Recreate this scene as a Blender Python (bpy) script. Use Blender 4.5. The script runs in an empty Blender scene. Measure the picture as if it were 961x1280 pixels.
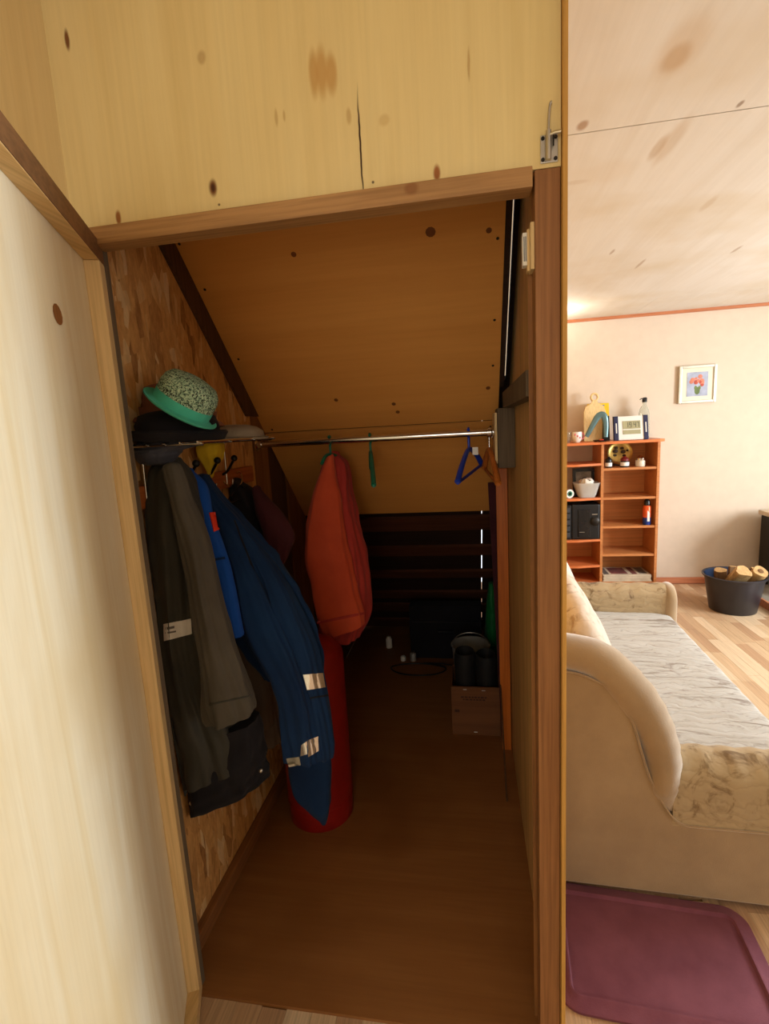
import bpy, bmesh, math, random
import numpy as np
from mathutils import Vector, Matrix

random.seed(7)
SC = bpy.context.scene
COL = SC.collection
PI = math.pi

# ------------------------------------------------------------------ camera
CAM_F = 628.0                       # focal length in pixels of the 961 x 1280 frame
CAM_H = 1.45
YAW, PITCH, ROLL = [math.radians(a) for a in (-9.862, -9.238, -3.216)]
fwd = Vector((math.sin(YAW)*math.cos(PITCH), math.cos(YAW)*math.cos(PITCH), math.sin(PITCH)))
_r = Vector((math.cos(YAW), -math.sin(YAW), 0)); _u = _r.cross(fwd)
rgt = _r*math.cos(ROLL) + _u*math.sin(ROLL)
upv = -_r*math.sin(ROLL) + _u*math.cos(ROLL)
EYE = Vector((0, 0, CAM_H))
cd = bpy.data.cameras.new('camera'); cam = bpy.data.objects.new('camera', cd); COL.objects.link(cam)
cd.sensor_fit = 'VERTICAL'; cd.sensor_height = 36.0; cd.lens = CAM_F/1280*36.0
cd.clip_start = 0.02
m = Matrix((rgt, upv, -fwd)).transposed().to_4x4(); m.translation = EYE
cam.matrix_world = m
SC.camera = cam

def at(x, y, X=None, Y=None, Z=None):
    d = fwd*CAM_F + rgt*(x-480.5) - upv*(y-640)
    t = X/d.x if X is not None else (Y/d.y if Y is not None else (Z-CAM_H)/d.z)
    return EYE + d*t
def at_slope(x, y, c):
    d = fwd*CAM_F + rgt*(x-480.5) - upv*(y-640)
    return EYE + d*((c-CAM_H)/(d.y+d.z))

# ------------------------------------------------------------------ world, lights, exposure
w = bpy.data.worlds.new('world'); SC.world = w; w.use_nodes = True
bg = w.node_tree.nodes['Background']; bg.inputs[0].default_value = (0.92, 0.96, 1.0, 1); bg.inputs[1].default_value = 1.6

def area(name, loc, target, sx, sy, power, color):
    l = bpy.data.lights.new(name, 'AREA'); l.shape = 'RECTANGLE'; l.size = sx; l.size_y = sy
    l.energy = power; l.color = color
    o = bpy.data.objects.new(name, l); COL.objects.link(o); o.location = loc
    o.rotation_euler = (Vector(target)-Vector(loc)).to_track_quat('-Z', 'Y').to_euler()
    return o
# daylight through the two side wall windows built below, plus an unseen rear fill
area('daylight_side', (3.72, 2.35, 1.35), (0, 2.35, 1.2), 1.3, 1.2, 150, (0.88, 0.96, 1.0))
area('fill_rear', (-0.25, -1.72, 1.55), (-0.25, 1.0, 1.6), 0.9, 1.1, 12, (0.94, 0.98, 1.0))  # added fill for the header sheet; the rear wall has no opening
area('daylight_near', (3.72, -0.2, 1.35), (0, -0.2, 1.2), 1.1, 1.2, 13, (0.92, 0.98, 1.0))
# added lamp hidden behind the partition, makes the bright patch on the ceiling
pl = bpy.data.lights.new('ceiling_glow_light', 'POINT'); pl.energy = 9; pl.color = (1.0, 0.92, 0.80); pl.shadow_soft_size = 0.06
plo = bpy.data.objects.new('ceiling_glow_light', pl); COL.objects.link(plo); plo.location = (0.60, 4.12, 2.10)

SC.view_settings.view_transform = 'Standard'; SC.view_settings.look = 'None'
SC.view_settings.gamma = 1.0; SC.view_settings.use_curve_mapping = False
SC.view_settings.exposure = 0.0

# ------------------------------------------------------------------ materials
def lin(c):
    r = []
    for v in c:
        v /= 255.0
        r.append(v/12.92 if v <= 0.04045 else ((v+0.055)/1.055)**2.4)
    return (r[0], r[1], r[2], 1.0)
def newmat(name, rough=0.6, metal=0.0, spec=0.4):
    mt = bpy.data.materials.new(name); mt.use_nodes = True
    nt = mt.node_tree; b = nt.nodes['Principled BSDF']
    b.inputs['Roughness'].default_value = rough; b.inputs['Metallic'].default_value = metal
    b.inputs['Specular IOR Level'].default_value = spec
    return mt, nt, b
def nd(nt, t, **k):
    n = nt.nodes.new(t)
    for a, v in k.items(): setattr(n, a, v)
    return n
def coords(nt, scale, rot=(0, 0, 0), loc=(0, 0, 0)):
    tc = nd(nt, 'ShaderNodeTexCoord'); mp = nd(nt, 'ShaderNodeMapping')
    nt.links.new(tc.outputs['Object'], mp.inputs[0])
    mp.inputs['Scale'].default_value = scale; mp.inputs['Rotation'].default_value = rot; mp.inputs['Location'].default_value = loc
    return mp.outputs[0]
def noise(nt, vec, scale, detail=4, rough=0.55, dist=0.0):
    n = nd(nt, 'ShaderNodeTexNoise'); nt.links.new(vec, n.inputs['Vector'])
    n.inputs['Scale'].default_value = scale; n.inputs['Detail'].default_value = detail
    n.inputs['Roughness'].default_value = rough; n.inputs['Distortion'].default_value = dist
    return n.outputs['Fac']
def ramp(nt, fac, stops):
    r = nd(nt, 'ShaderNodeValToRGB'); nt.links.new(fac, r.inputs[0])
    el = r.color_ramp.elements
    while len(el) < len(stops): el.new(0.5)
    for e, (p, c) in zip(el, stops): e.position = p; e.color = c
    return r.outputs[0]
def mix(nt, fac, a, b, mode='MIX'):
    n = nd(nt, 'ShaderNodeMix', data_type='RGBA', blend_type=mode)
    for i, v in ((0, fac), (6, a), (7, b)):
        if isinstance(v, (int, float)): n.inputs[i].default_value = v
        elif isinstance(v, tuple): n.inputs[i].default_value = v
        else: nt.links.new(v, n.inputs[i])
    return n.outputs[2]
def bump(nt, b, h, strength=0.2, dist=0.01):
    n = nd(nt, 'ShaderNodeBump'); n.inputs['Strength'].default_value = strength; n.inputs['Distance'].default_value = dist
    nt.links.new(h, n.inputs['Height']); nt.links.new(n.outputs[0], b.inputs['Normal'])
def plain(name, col, rough=0.6, metal=0.0, spec=0.4, var=0.08):
    mt, nt, b = newmat(name, rough, metal, spec)
    v = coords(nt, (1, 1, 1)); f = noise(nt, v, 14, 5)
    c = lin(col); d = tuple(x*(1-var*2) for x in c[:3])+(1,); e = tuple(min(1, x*(1+var)) for x in c[:3])+(1,)
    nt.links.new(ramp(nt, f, [(0.3, d), (0.7, e)]), b.inputs['Base Color'])
    return mt
def wood(name, c1, c2, axis='Z', scale=1.0, rough=0.6, spots=(), spec=0.3, grain=0.35, seed=0.0, contrast=(0.3, 0.7), blotch=None):
    """timber with the grain running along one axis; spots = (x, y, z, rx, ry, rz, colour, strength) knots and stains"""
    mt, nt, b = newmat(name, rough, 0, spec)
    i = 'XYZ'.index(axis); sc = [9.0*scale]*3; sc[i] = 0.8*scale
    v = coords(nt, sc, loc=(seed, seed*1.7, seed*0.6))
    f = noise(nt, v, 1.6, 6, 0.6, 0.8)
    col = ramp(nt, f, [(contrast[0], lin(c2)), (contrast[1], lin(c1))])
    sc2 = [120.0*scale]*3; sc2[i] = 3.0*scale
    g = noise(nt, coords(nt, sc2), 1.0, 3)
    col = mix(nt, grain, col, ramp(nt, g, [(0.35, lin([x*0.8 for x in c2])), (0.6, lin(c1))]))
    if blotch:
        f2 = noise(nt, coords(nt, (1, 1, 1), loc=(seed+3, 1, 2)), 2.2, 3)
        col = mix(nt, ramp(nt, f2, [(0.45, (0, 0, 0, 1)), (0.7, (0.7, 0.7, 0.7, 1))]), col, lin(blotch))
    if spots:
        tc = nd(nt, 'ShaderNodeTexCoord')
        nz = nd(nt, 'ShaderNodeTexNoise'); nt.links.new(tc.outputs['Object'], nz.inputs['Vector']); nz.inputs['Scale'].default_value = 22
        sub = nd(nt, 'ShaderNodeVectorMath', operation='SUBTRACT'); nt.links.new(nz.outputs['Color'], sub.inputs[0]); sub.inputs[1].default_value = (0.5, 0.5, 0.5)
        scl = nd(nt, 'ShaderNodeVectorMath', operation='SCALE'); nt.links.new(sub.outputs[0], scl.inputs[0]); scl.inputs['Scale'].default_value = 0.005
        add = nd(nt, 'ShaderNodeVectorMath', operation='ADD'); nt.links.new(tc.outputs['Object'], add.inputs[0]); nt.links.new(scl.outputs[0], add.inputs[1])
        for (x, y, z, rx, ry, rz, sc_, st) in spots:
            s1 = nd(nt, 'ShaderNodeVectorMath', operation='SUBTRACT'); nt.links.new(add.outputs[0], s1.inputs[0]); s1.inputs[1].default_value = (x, y, z)
            s2 = nd(nt, 'ShaderNodeVectorMath', operation='DIVIDE'); nt.links.new(s1.outputs[0], s2.inputs[0]); s2.inputs[1].default_value = (rx, ry, rz)
            ln = nd(nt, 'ShaderNodeVectorMath', operation='LENGTH'); nt.links.new(s2.outputs[0], ln.inputs[0])
            mr = nd(nt, 'ShaderNodeMapRange', interpolation_type='SMOOTHSTEP'); nt.links.new(ln.outputs['Value'], mr.inputs[0])
            mr.inputs[1].default_value = 0.45; mr.inputs[2].default_value = 1.1; mr.inputs[3].default_value = st; mr.inputs[4].default_value = 0.0
            col = mix(nt, mr.outputs[0], col, lin(sc_))
    nt.links.new(col, b.inputs['Base Color'])
    bump(nt, b, g, 0.08, 0.003)
    return mt
def fabric(name, c1, c2, scale=1.0, rough=0.9, sheen=0.2, seed=0):
    mt, nt, b = newmat(name, rough, 0, 0.2)
    v = coords(nt, (1, 1, 1), loc=(seed, seed, seed))
    f = noise(nt, v, 7*scale, 5, 0.6)
    nt.links.new(ramp(nt, f, [(0.3, lin(c2)), (0.7, lin(c1))]), b.inputs['Base Color'])
    b.inputs['Sheen Weight'].default_value = 1.0 if 'velvet' in name else sheen*.2; b.inputs['Sheen Roughness'].default_value = 0.5
    g = noise(nt, v, 260*scale, 2); bump(nt, b, g, 0.25, 0.002)
    return mt
def sofa_print(name, base, dark, accent, seed, axis):
    """pale velvet with wavy lines and dim brown flowers"""
    mt, nt, b = newmat(name, 0.85, 0, 0.2)
    sc = {'y': (2.2, 15, 6), 'x': (6, 6, 6)}[axis]
    f = noise(nt, coords(nt, sc, loc=(seed, seed, 0)), 1.5, 5, 0.65, 1.2)
    c = ramp(nt, f, [(0.34, lin(dark)), (0.45, lin(base)), (0.9, lin([min(255, x*1.05) for x in base]))])
    v2 = coords(nt, (1, 1.6, 1), loc=(seed*2, 0, seed))
    f2 = noise(nt, v2, 6.5, 4, 0.6, 1.5)
    c = mix(nt, ramp(nt, f2, [(0.60, (0, 0, 0, 1)), (0.72, (0.7, 0.7, 0.7, 1))]), c, lin(accent))
    wv = nd(nt, 'ShaderNodeTexWave'); wv.bands_direction = 'Y' if axis == 'y' else 'Z'
    nt.links.new(coords(nt, (1, 1, 1)), wv.inputs['Vector']); wv.inputs['Scale'].default_value = 8; wv.inputs['Distortion'].default_value = 9; wv.inputs['Detail'].default_value = 3
    wv.inputs['Detail Scale'].default_value = 1.4
    c = mix(nt, ramp(nt, wv.outputs['Fac'], [(0.0, (0.4, 0.4, 0.4, 1) if axis == 'y' else (0.22, 0.22, 0.22, 1)), (0.07, (0, 0, 0, 1))]), c, lin(dark))
    nt.links.new(c, b.inputs['Base Color'])
    b.inputs['Sheen Weight'].default_value = 0.1
    bump(nt, b, wv.outputs['Fac'], 0.25, 0.006)
    return mt
def osb(name):
    mt, nt, b = newmat(name, 0.6, 0, 0.3)
    cols = None; hs = None
    for k, (rx, sc) in enumerate((((0.35, 0, 0), (1, 36, 11)), ((-0.5, 0, 0), (1, 46, 13)), ((1.1, 0, 0), (1, 36, 11)))):
        vo = nd(nt, 'ShaderNodeTexVoronoi'); nt.links.new(coords(nt, sc, rx, (k*3.1, k*1.3, k*0.7)), vo.inputs['Vector']); vo.inputs['Scale'].default_value = 1.0
        sep = nd(nt, 'ShaderNodeSeparateColor'); nt.links.new(vo.outputs['Color'], sep.inputs[0])
        c = ramp(nt, sep.outputs[0], [(0.0, lin((140, 90, 44))), (0.22, lin((208, 152, 86))), (0.75, lin((222, 168, 100))), (1.0, lin((244, 214, 160)))])
        if cols is None: cols, hs = c, sep.outputs[1]
        else:
            msk = ramp(nt, sep.outputs[2], [(0.45, (0, 0, 0, 1)), (0.5, (1, 1, 1, 1))])
            cols = mix(nt, msk, cols, c)
    f = noise(nt, coords(nt, (4, 60, 20)), 2, 4)
    cols = mix(nt, 0.3, cols, ramp(nt, f, [(0.35, lin((120, 72, 34))), (0.65, lin((216, 164, 98)))]))
    nt.links.new(cols, b.inputs['Base Color']); bump(nt, b, hs, 0.5, 0.004)
    return mt

K1 = (112, 62, 20); K2 = (150, 96, 42)
def kn(px, py, rx, rz, col=K1, st=0.95, Y=1.0):
    p = at(px, py, Y=Y); return (p.x, p.y, p.z, rx, 0.2, rz, col, st)
def ck_(px, py, rx, ry, col, st):
    p = at(px, py, Z=2.26); return (p.x, p.y, p.z, rx, ry, .2, col, st)
M = {}
M['ply_header'] = wood('plywood header sheet', (234, 212, 154), (226, 200, 138), 'Z', 0.7, 0.55, grain=0.1, seed=2,
    spots=[kn(84, 50, .006, .022), kn(252, 72, .010, .014, K2, .4), kn(392, 92, .011, .046, (196, 150, 84), .8), kn(402, 90, .013, .050, (196, 150, 84), .8), kn(414, 92, .013, .040, (196, 150, 84), .8), kn(266, 235, .010, .018), kn(266, 235, .005, .009, (70, 34, 10)),
           kn(148, 272, .007, .016, (150, 90, 36)), kn(546, 216, .008, .017, (150, 84, 34)), kn(345, 147, .004, .018, (180, 138, 78), .5), kn(355, 145, .003, .012, (180, 138, 78), .5), kn(480, 150, .012, .012, (196, 156, 94), .4),
           kn(436, 145, .006, .016, (180, 138, 78), .5), kn(586, 80, .003, .03, (170, 120, 60), .5), kn(450.5, 185, .0022, .11, (60, 36, 14), 1.0), 
           kn(466, 228, .003, .003, (90, 70, 50), .9), kn(274, 256, .003, .003, (90, 70, 50), .9)])
M['ply_left'] = wood('plywood hall wall', (232, 210, 158), (222, 194, 138), 'Z', 0.7, 0.55, grain=0.1, seed=5)
M['ply_leaf'] = wood('plywood door panel', (242, 230, 200), (230, 210, 168), 'Z', 0.8, 0.45, grain=0.08, seed=8, contrast=(0.36, 0.62), blotch=(224, 200, 152))
M['ply_slope'] = wood('plywood slope sheet', (232, 166, 86), (214, 146, 70), 'X', 0.7, 0.5, grain=0.06, seed=11, contrast=(0.1, 0.9))
M['ply_floor'] = wood('plywood closet floor', (156, 106, 60), (138, 90, 48), 'X', 0.8, 0.4, grain=0.12, seed=14, blotch=(124, 76, 36))
M['ply_wall'] = wood('plywood partition sheet', (226, 182, 118), (194, 150, 92), 'Z', 1.0, 0.6, grain=0.4, seed=17)
M['ply_edge'] = wood('plywood sheet edge', (214, 164, 84), (190, 136, 62), 'Z', 1.0, 0.6, grain=0.5)
M['ply_ceiling'] = wood('plywood ceiling sheet', (222, 217, 208), (214, 206, 193), 'Y', 0.55, 0.5, grain=0.06, seed=21, contrast=(0.25, 0.6), spots=[ck_(845, 72, .035, .06, (176, 140, 96), .55), ck_(852, 60, .06, .12, (196, 166, 126), .35), ck_(728, 157, .018, .03, (150, 106, 60), .7), ck_(838, 178, .03, .16, (188, 160, 124), .4), ck_(822, 185, .02, .09, (180, 150, 112), .5), ck_(885, 255, .02, .09, (190, 164, 130), .4), ck_(760, 215, .10, .10, (206, 184, 152), .2), ck_(800, 330, .012, .10, (160, 130, 100), .6), ck_(765, 315, .01, .05, (150, 120, 90), .6), ck_(920, 312, .012, .07, (160, 130, 100), .6), ck_(925, 130, .008, .02, (120, 90, 60), .7), ck_(720, 228, .05, .02, (186, 160, 130), .25)], blotch=(206, 192, 168))
M['pine_pale'] = wood('pale pine batten', (236, 206, 152), (220, 182, 120), 'Z', 1.3, 0.5, seed=4)
M['pine_pale_y'] = wood('pale pine rail', (232, 198, 140), (214, 172, 108), 'Y', 1.3, 0.5, seed=6)
M['pine_dark_y'] = wood('aged pine rail face', (132, 92, 58), (104, 70, 42), 'Y', 1.3, 0.6, seed=6)
M['pine_lintel'] = wood('aged pine lintel', (184, 140, 90), (148, 106, 64), 'X', 1.4, 0.55, seed=9, spots=[kn(515, 240, .016, .014, (120, 70, 32), .6)])
M['pine_post'] = wood('brown stained post', (160, 110, 66), (130, 84, 46), 'Z', 1.2, 0.55, seed=12)
M['knot'] = plain('brown knot', (124, 70, 28), 0.6, var=.15)
M['dark_wood'] = wood('dark old timber', (98, 66, 40), (66, 42, 24), 'Z', 1.2, 0.7, seed=15)
M['grey_wood'] = wood('grey weathered timber', (112, 96, 76), (86, 70, 52), 'Z', 1.4, 0.75, seed=18)
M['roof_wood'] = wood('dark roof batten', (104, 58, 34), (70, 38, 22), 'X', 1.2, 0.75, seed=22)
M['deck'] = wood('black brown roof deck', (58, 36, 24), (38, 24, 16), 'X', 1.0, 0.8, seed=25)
M['orange_wood'] = wood('orange varnished board', (214, 122, 46), (184, 94, 28), 'Z', 1.0, 0.4, seed=27)
M['stud'] = wood('closet wall timber', (158, 104, 54), (116, 72, 34), 'Z', 1.3, 0.65, seed=30)
M['baseb'] = wood('closet skirting batten', (150, 98, 54), (122, 76, 40), 'Y', 1.0, 0.5, seed=31)
M['osb'] = osb('oriented strand board')
M['wall_pink'] = plain('pale wallpaper', (215, 197, 177), 0.85, var=0.02)
M['wall_room'] = plain('cream room wall', (240, 224, 200), 0.85, var=0.02)
M['trim_red'] = wood('reddish ceiling trim', (196, 126, 84), (178, 106, 68), 'X', 1.0, 0.5)
M['skirt'] = wood('reddish skirting board', (206, 134, 96), (186, 112, 76), 'X', 1.0, 0.5)
lam = [(214, 182, 146), (200, 164, 128), (224, 196, 162), (190, 152, 118), (208, 174, 138)]
M['lam'] = [wood('laminate strip tone %d' % i, c, tuple(int(v*0.92) for v in c), 'Y', 1.6, 0.35, grain=0.4, seed=i*3) for i, c in enumerate(lam)]
M['lam_base'] = plain('laminate underlay', (150, 110, 74), 0.6)
M['chrome'] = plain('chrome', (210, 208, 204), 0.15, 1.0, var=0.02)
M['steel'] = plain('dull steel', (190, 186, 178), 0.35, 1.0, var=0.05)
M['dark_metal'] = plain('dark metal', (46, 42, 38), 0.4, 0.6)
M['black'] = plain('black plastic', (20, 20, 22), 0.4)
M['black_gloss'] = plain('black gloss plastic', (26, 26, 28), 0.18)
M['white_plastic'] = plain('white plastic', (236, 232, 222), 0.4, var=0.02)
M['shelf_wood'] = wood('cherry chipboard', (204, 136, 82), (188, 118, 66), 'X', 0.8, 0.4, seed=33)
M['shelf_edge'] = wood('orange cherry edging', (222, 128, 74), (206, 112, 60), 'X', 0.8, 0.4, seed=34)
M['shelf_back'] = wood('cherry back sheet', (214, 146, 84), (200, 130, 70), 'X', 0.8, 0.5, seed=35)
M['velvet'] = fabric('beige velvet', (164, 136, 98), (148, 120, 84), 1.0, sheen=0.5)
M['print_seat'] = sofa_print('printed seat velvet', (184, 180, 174), (134, 122, 110), (118, 94, 84), 3.0, 'y')
M['print_arm'] = sofa_print('printed armrest velvet', (172, 150, 116), (122, 98, 68), (92, 62, 50), 7.0, 'x')
M['print_back'] = sofa_print('printed backrest velvet', (224, 206, 188), (184, 156, 132), (176, 128, 118), 11.0, 'x')
M['mat'] = fabric('plum bath mat', (132, 78, 92), (110, 60, 74), 1.0, sheen=0.3)
M['jacket_grey'] = fabric('grey green canvas', (84, 78, 68), (66, 60, 52), 0.6, seed=1)
M['jacket_shell'] = fabric('dark grey shell', (66, 64, 56), (50, 49, 44), 0.6, 0.7, seed=2)
M['jacket_brown'] = fabric('brown grey canvas', (100, 84, 72), (80, 66, 56), 0.6, seed=3)
M['black_cloth'] = fabric('black cloth', (34, 32, 36), (24, 22, 26), 1.0, seed=4)
M['blue_dark'] = fabric('navy workwear', (22, 52, 92), (14, 36, 70), 0.6, seed=5)
M['blue_bright'] = fabric('royal blue workwear', (24, 82, 172), (18, 62, 140), 0.6, seed=6)
M['maroon'] = fabric('maroon cloth', (78, 36, 42), (58, 26, 32), 0.8, seed=7)
M['orange_coat'] = fabric('orange red felt', (216, 90, 56), (192, 72, 42), 0.7, sheen=0.5, seed=8)
M['red_coat'] = fabric('dark red felt', (190, 66, 56), (162, 50, 46), 0.7, sheen=0.4, seed=9)
M['red_tag'] = plain('red label', (236, 62, 34), 0.5)
M['patch'] = plain('white printed patch', (236, 230, 222), 0.6, var=0.06)
M['reflect'] = plain('silver reflective tape', (252, 252, 252), 0.22, 0.85, var=0.03)
M['reflect_dull'] = plain('worn reflective tape', (190, 180, 160), 0.5, 0.3, var=0.2)
M['mint'] = fabric('mint hat band', (92, 204, 178), (74, 184, 158), 1.0, seed=10)
M['brown_felt'] = fabric('brown felt', (150, 96, 68), (120, 76, 54), 1.0, seed=11)
M['grey_felt'] = fabric('pale grey felt', (176, 166, 152), (154, 144, 130), 1.0, seed=12)
M['knit'] = fabric('charcoal knit', (74, 74, 82), (54, 54, 60), 1.5, seed=13)
M['yellow'] = fabric('yellow cloth', (240, 212, 60), (220, 186, 40), 1.0, seed=14)
M['gas_red'] = plain('red enamel', (150, 26, 20), 0.4, spec=0.4, var=0.1)
M['brass'] = plain('brass', (200, 160, 80), 0.3, 1.0)
M['rail_wood'] = wood('orange hook rail', (190, 108, 48), (160, 84, 34), 'Y', 1.0, 0.4, seed=37)
M['blue_plastic'] = plain('blue plastic', (28, 66, 190), 0.35)
M['green_plastic'] = plain('green plastic', (20, 110, 84), 0.4)
M['hanger_wood'] = wood('orange wooden hanger', (206, 122, 52), (180, 96, 36), 'Y', 2.0, 0.4, seed=39)
M['card'] = wood('brown cardboard', (122, 78, 46), (108, 66, 38), 'X', 0.5, 0.8, seed=41)
M['ink'] = plain('dark print', (70, 42, 28), 0.8)
M['galv'] = plain('grey enamel bucket', (170, 168, 160), 0.4, 0.3)
M['rubber'] = plain('black boot rubber', (20, 19, 20), 0.75)
M['green_bag'] = fabric('green plastic bag', (22, 120, 60), (14, 90, 44), 1.0, 0.4)
def glass(name, col, rough=0.03):
    mt, nt, b = newmat(name, rough); b.inputs['Transmission Weight'].default_value = 0.95; b.inputs['Base Color'].default_value = lin(col); b.inputs['IOR'].default_value = 1.3
    return mt
M['glass'] = glass('clear glass', (244, 248, 244))
M['clear_plastic'] = glass('clear plastic', (240, 238, 232), 0.25); M['clear_plastic'].node_tree.nodes['Principled BSDF'].inputs['Transmission Weight'].default_value = 0.55

def straw():
    mt, nt, b = newmat('mint straw weave', 0.8, 0, 0.2)
    v = coords(nt, (1, 1, 1)); vo = nd(nt, 'ShaderNodeTexVoronoi'); nt.links.new(v, vo.inputs['Vector']); vo.inputs['Scale'].default_value = 420
    sep = nd(nt, 'ShaderNodeSeparateColor'); nt.links.new(vo.outputs['Color'], sep.inputs[0])
    nt.links.new(ramp(nt, sep.outputs[0], [(0.2, lin((52, 62, 50))), (0.35, lin((120, 156, 130))), (0.7, lin((176, 206, 172))), (1, lin((204, 222, 190)))]), b.inputs['Base Color'])
    bump(nt, b, vo.outputs['Distance'], 0.6, 0.004)
    return mt
M['straw'] = straw()

# ------------------------------------------------------------------ mesh helpers
class MB:
    def __init__(s): s.v = []; s.f = []; s.mi = []
    def add(s, vs, fs, mi=0):
        o = len(s.v); s.v += [Vector(v) for v in vs]
        for f in fs: s.f.append([o+i for i in f]); s.mi.append(mi)
        return s
    def box(s, x0, x1, y0, y1, z0, z1, mi=0):
        if x0 > x1: x0, x1 = x1, x0
        if y0 > y1: y0, y1 = y1, y0
        if z0 > z1: z0, z1 = z1, z0
        return s.add([(x0,y0,z0),(x1,y0,z0),(x1,y1,z0),(x0,y1,z0),(x0,y0,z1),(x1,y0,z1),(x1,y1,z1),(x0,y1,z1)],
                     [(0,3,2,1),(4,5,6,7),(0,1,5,4),(1,2,6,5),(2,3,7,6),(3,0,4,7)], mi)
    def obox(s, o, a, b, c, mi=0):
        o, a, b, c = map(Vector, (o, a, b, c))
        if a.cross(b).dot(c) < 0: a, b = b, a
        return s.add([o, o+a, o+a+b, o+b, o+c, o+a+c, o+a+b+c, o+b+c],
                     [(0,3,2,1),(4,5,6,7),(0,1,5,4),(1,2,6,5),(2,3,7,6),(3,0,4,7)], mi)
    def prism(s, pts, vec, mi=0):
        pts = [Vector(p) for p in pts]; vec = Vector(vec); n = len(pts)
        nrm = Vector((0, 0, 0))
        for i in range(n): nrm += (pts[i]-pts[0]).cross(pts[(i+1) % n]-pts[0])
        if nrm.dot(vec) > 0: pts = pts[::-1]
        return s.add(pts+[p+vec for p in pts], [list(range(n)), list(range(2*n-1, n-1, -1))]+[[(i+1) % n, i, n+i, n+(i+1) % n] for i in range(n)], mi)
    def loft(s, rings, caps=(True, True), mi=0, closed=True):
        n = len(rings[0]); vs = [p for r in rings for p in r]; fs = []
        for i in range(len(rings)-1):
            for j in range(n if closed else n-1):
                k = (j+1) % n
                fs.append((i*n+j, i*n+k, (i+1)*n+k, (i+1)*n+j))
        if caps[0]: fs.append(list(range(n-1, -1, -1)))
        if caps[1]: fs.append([(len(rings)-1)*n+j for j in range(n)])
        return s.add(vs, fs, mi)
    def lathe(s, prof, c=(0, 0, 0), n=24, ax=None, mi=0, caps=(True, True)):
        c = Vector(c); rings = []
        for r, z in prof:
            rings.append([Vector((r*math.cos(2*PI*j/n), r*math.sin(2*PI*j/n), z)) for j in range(n)])
        if ax is not None:
            q = Vector((0, 0, 1)).rotation_difference(Vector(ax).normalized()); rings = [[q @ p for p in r] for r in rings]
        return s.loft([[p+c for p in r] for r in rings], caps, mi)
    def tube(s, path, r, n=10, mi=0, sx=1.0, closed=False):
        path = [Vector(p) for p in path]; m_ = len(path); rings = []
        up = Vector((0.0137, 0.0211, 1)).normalized()
        for i, p in enumerate(path):
            a = path[(i-1) % m_] if (closed or i > 0) else p; b_ = path[(i+1) % m_] if (closed or i < m_-1) else p
            t = (b_-a).normalized()
            if abs(t.dot(up)) > 0.97: ref = Vector((0.05, 1, 0.03)).normalized()
            else: ref = up
            u = t.cross(ref).normalized(); v = u.cross(t).normalized()
            rr = r[i] if isinstance(r, (list, tuple)) else r
            rings.append([p+(u*math.cos(2*PI*j/n)*sx+v*math.sin(2*PI*j/n))*rr for j in range(n)])
        # keep rings from twisting where the reference direction flips
        for i in range(1, m_):
            best = min(range(n), key=lambda k: sum((rings[i][(j+k) % n]-rings[i-1][j]).length for j in range(0, n, 2)))
            rings[i] = [rings[i][(j+best) % n] for j in range(n)]
        if closed: rings.append(rings[0]); return s.loft(rings, (False, False), mi)
        return s.loft(rings, (True, True), mi)
    def ball(s, c, rx, ry=None, rz=None, n=14, m_=8, mi=0):
        ry = ry or rx; rz = rz or rx; c = Vector(c)
        rings = [[c+Vector((rx*math.sin(PI*max(.02, min(.98, i/m_)))*math.cos(2*PI*j/n), ry*math.sin(PI*max(.02, min(.98, i/m_)))*math.sin(2*PI*j/n), -rz*math.cos(PI*max(.02, min(.98, i/m_))))) for j in range(n)] for i in range(m_+1)]
        return s.loft(rings, (True, True), mi)
    def build(s, name, mats, parent=None, origin=None, smooth=False, bevel=0, local=False, seg=2):
        org = Vector(origin) if origin is not None else Vector((0, 0, 0))
        if parent is not None and not local:
            p = parent
            org = Vector((0, 0, 0))
            while p is not None: org += p.location; p = p.parent
        me = bpy.data.meshes.new(name)
        me.from_pydata([v-org for v in s.v], [], s.f)
        if not isinstance(mats, (list, tuple)): mats = [mats]
        for mm in mats: me.materials.append(mm)
        me.polygons.foreach_set('material_index', s.mi)
        bm = bmesh.new(); bm.from_mesh(me)
        bmesh.ops.recalc_face_normals(bm, faces=bm.faces)
        if bevel:
            bmesh.ops.bevel(bm, geom=[e for e in bm.edges if e.is_manifold and e.calc_face_angle(0) > 0.5], offset=bevel, segments=seg, affect='EDGES', profile=0.6, clamp_overlap=True)
        for f in bm.faces: f.smooth = smooth
        if smooth:
            for e in bm.edges:
                if e.is_manifold and e.calc_face_angle(0) > 0.9: e.smooth = False
        bm.to_mesh(me); bm.free()
        o = bpy.data.objects.new(name, me); COL.objects.link(o)
        if parent is not None: o.parent = parent
        else: o.location = org
        return o
def tag(o, label, cat, group=None):
    o['label'] = label; o['category'] = cat
    if group: o['group'] = group
    return o
def thing(name, label, cat, loc, rz=0, group=None):
    o = bpy.data.objects.new(name, None); o.empty_display_size = 0.05; COL.objects.link(o)
    o.location = loc; o.rotation_euler = (0, 0, rz)
    return tag(o, label, cat, group)
def struct(o, label=None):
    o['kind'] = 'structure'
    if label: o['label'] = label
    return o
def B(x0, x1, y0, y1, z0, z1): return MB().box(x0, x1, y0, y1, z0, z1)
def crom(pts, k=6):
    pts = [Vector(p) for p in pts]; out = []
    for i in range(len(pts)-1):
        p0, p1, p2, p3 = pts[max(i-1, 0)], pts[i], pts[i+1], pts[min(i+2, len(pts)-1)]
        for j in range(k):
            t = j/k
            out.append(0.5*((2*p1)+(p2-p0)*t+(2*p0-5*p1+4*p2-p3)*t*t+(3*p1-p0-3*p2+p3)*t**3))
    out.append(pts[-1]); return out

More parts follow.
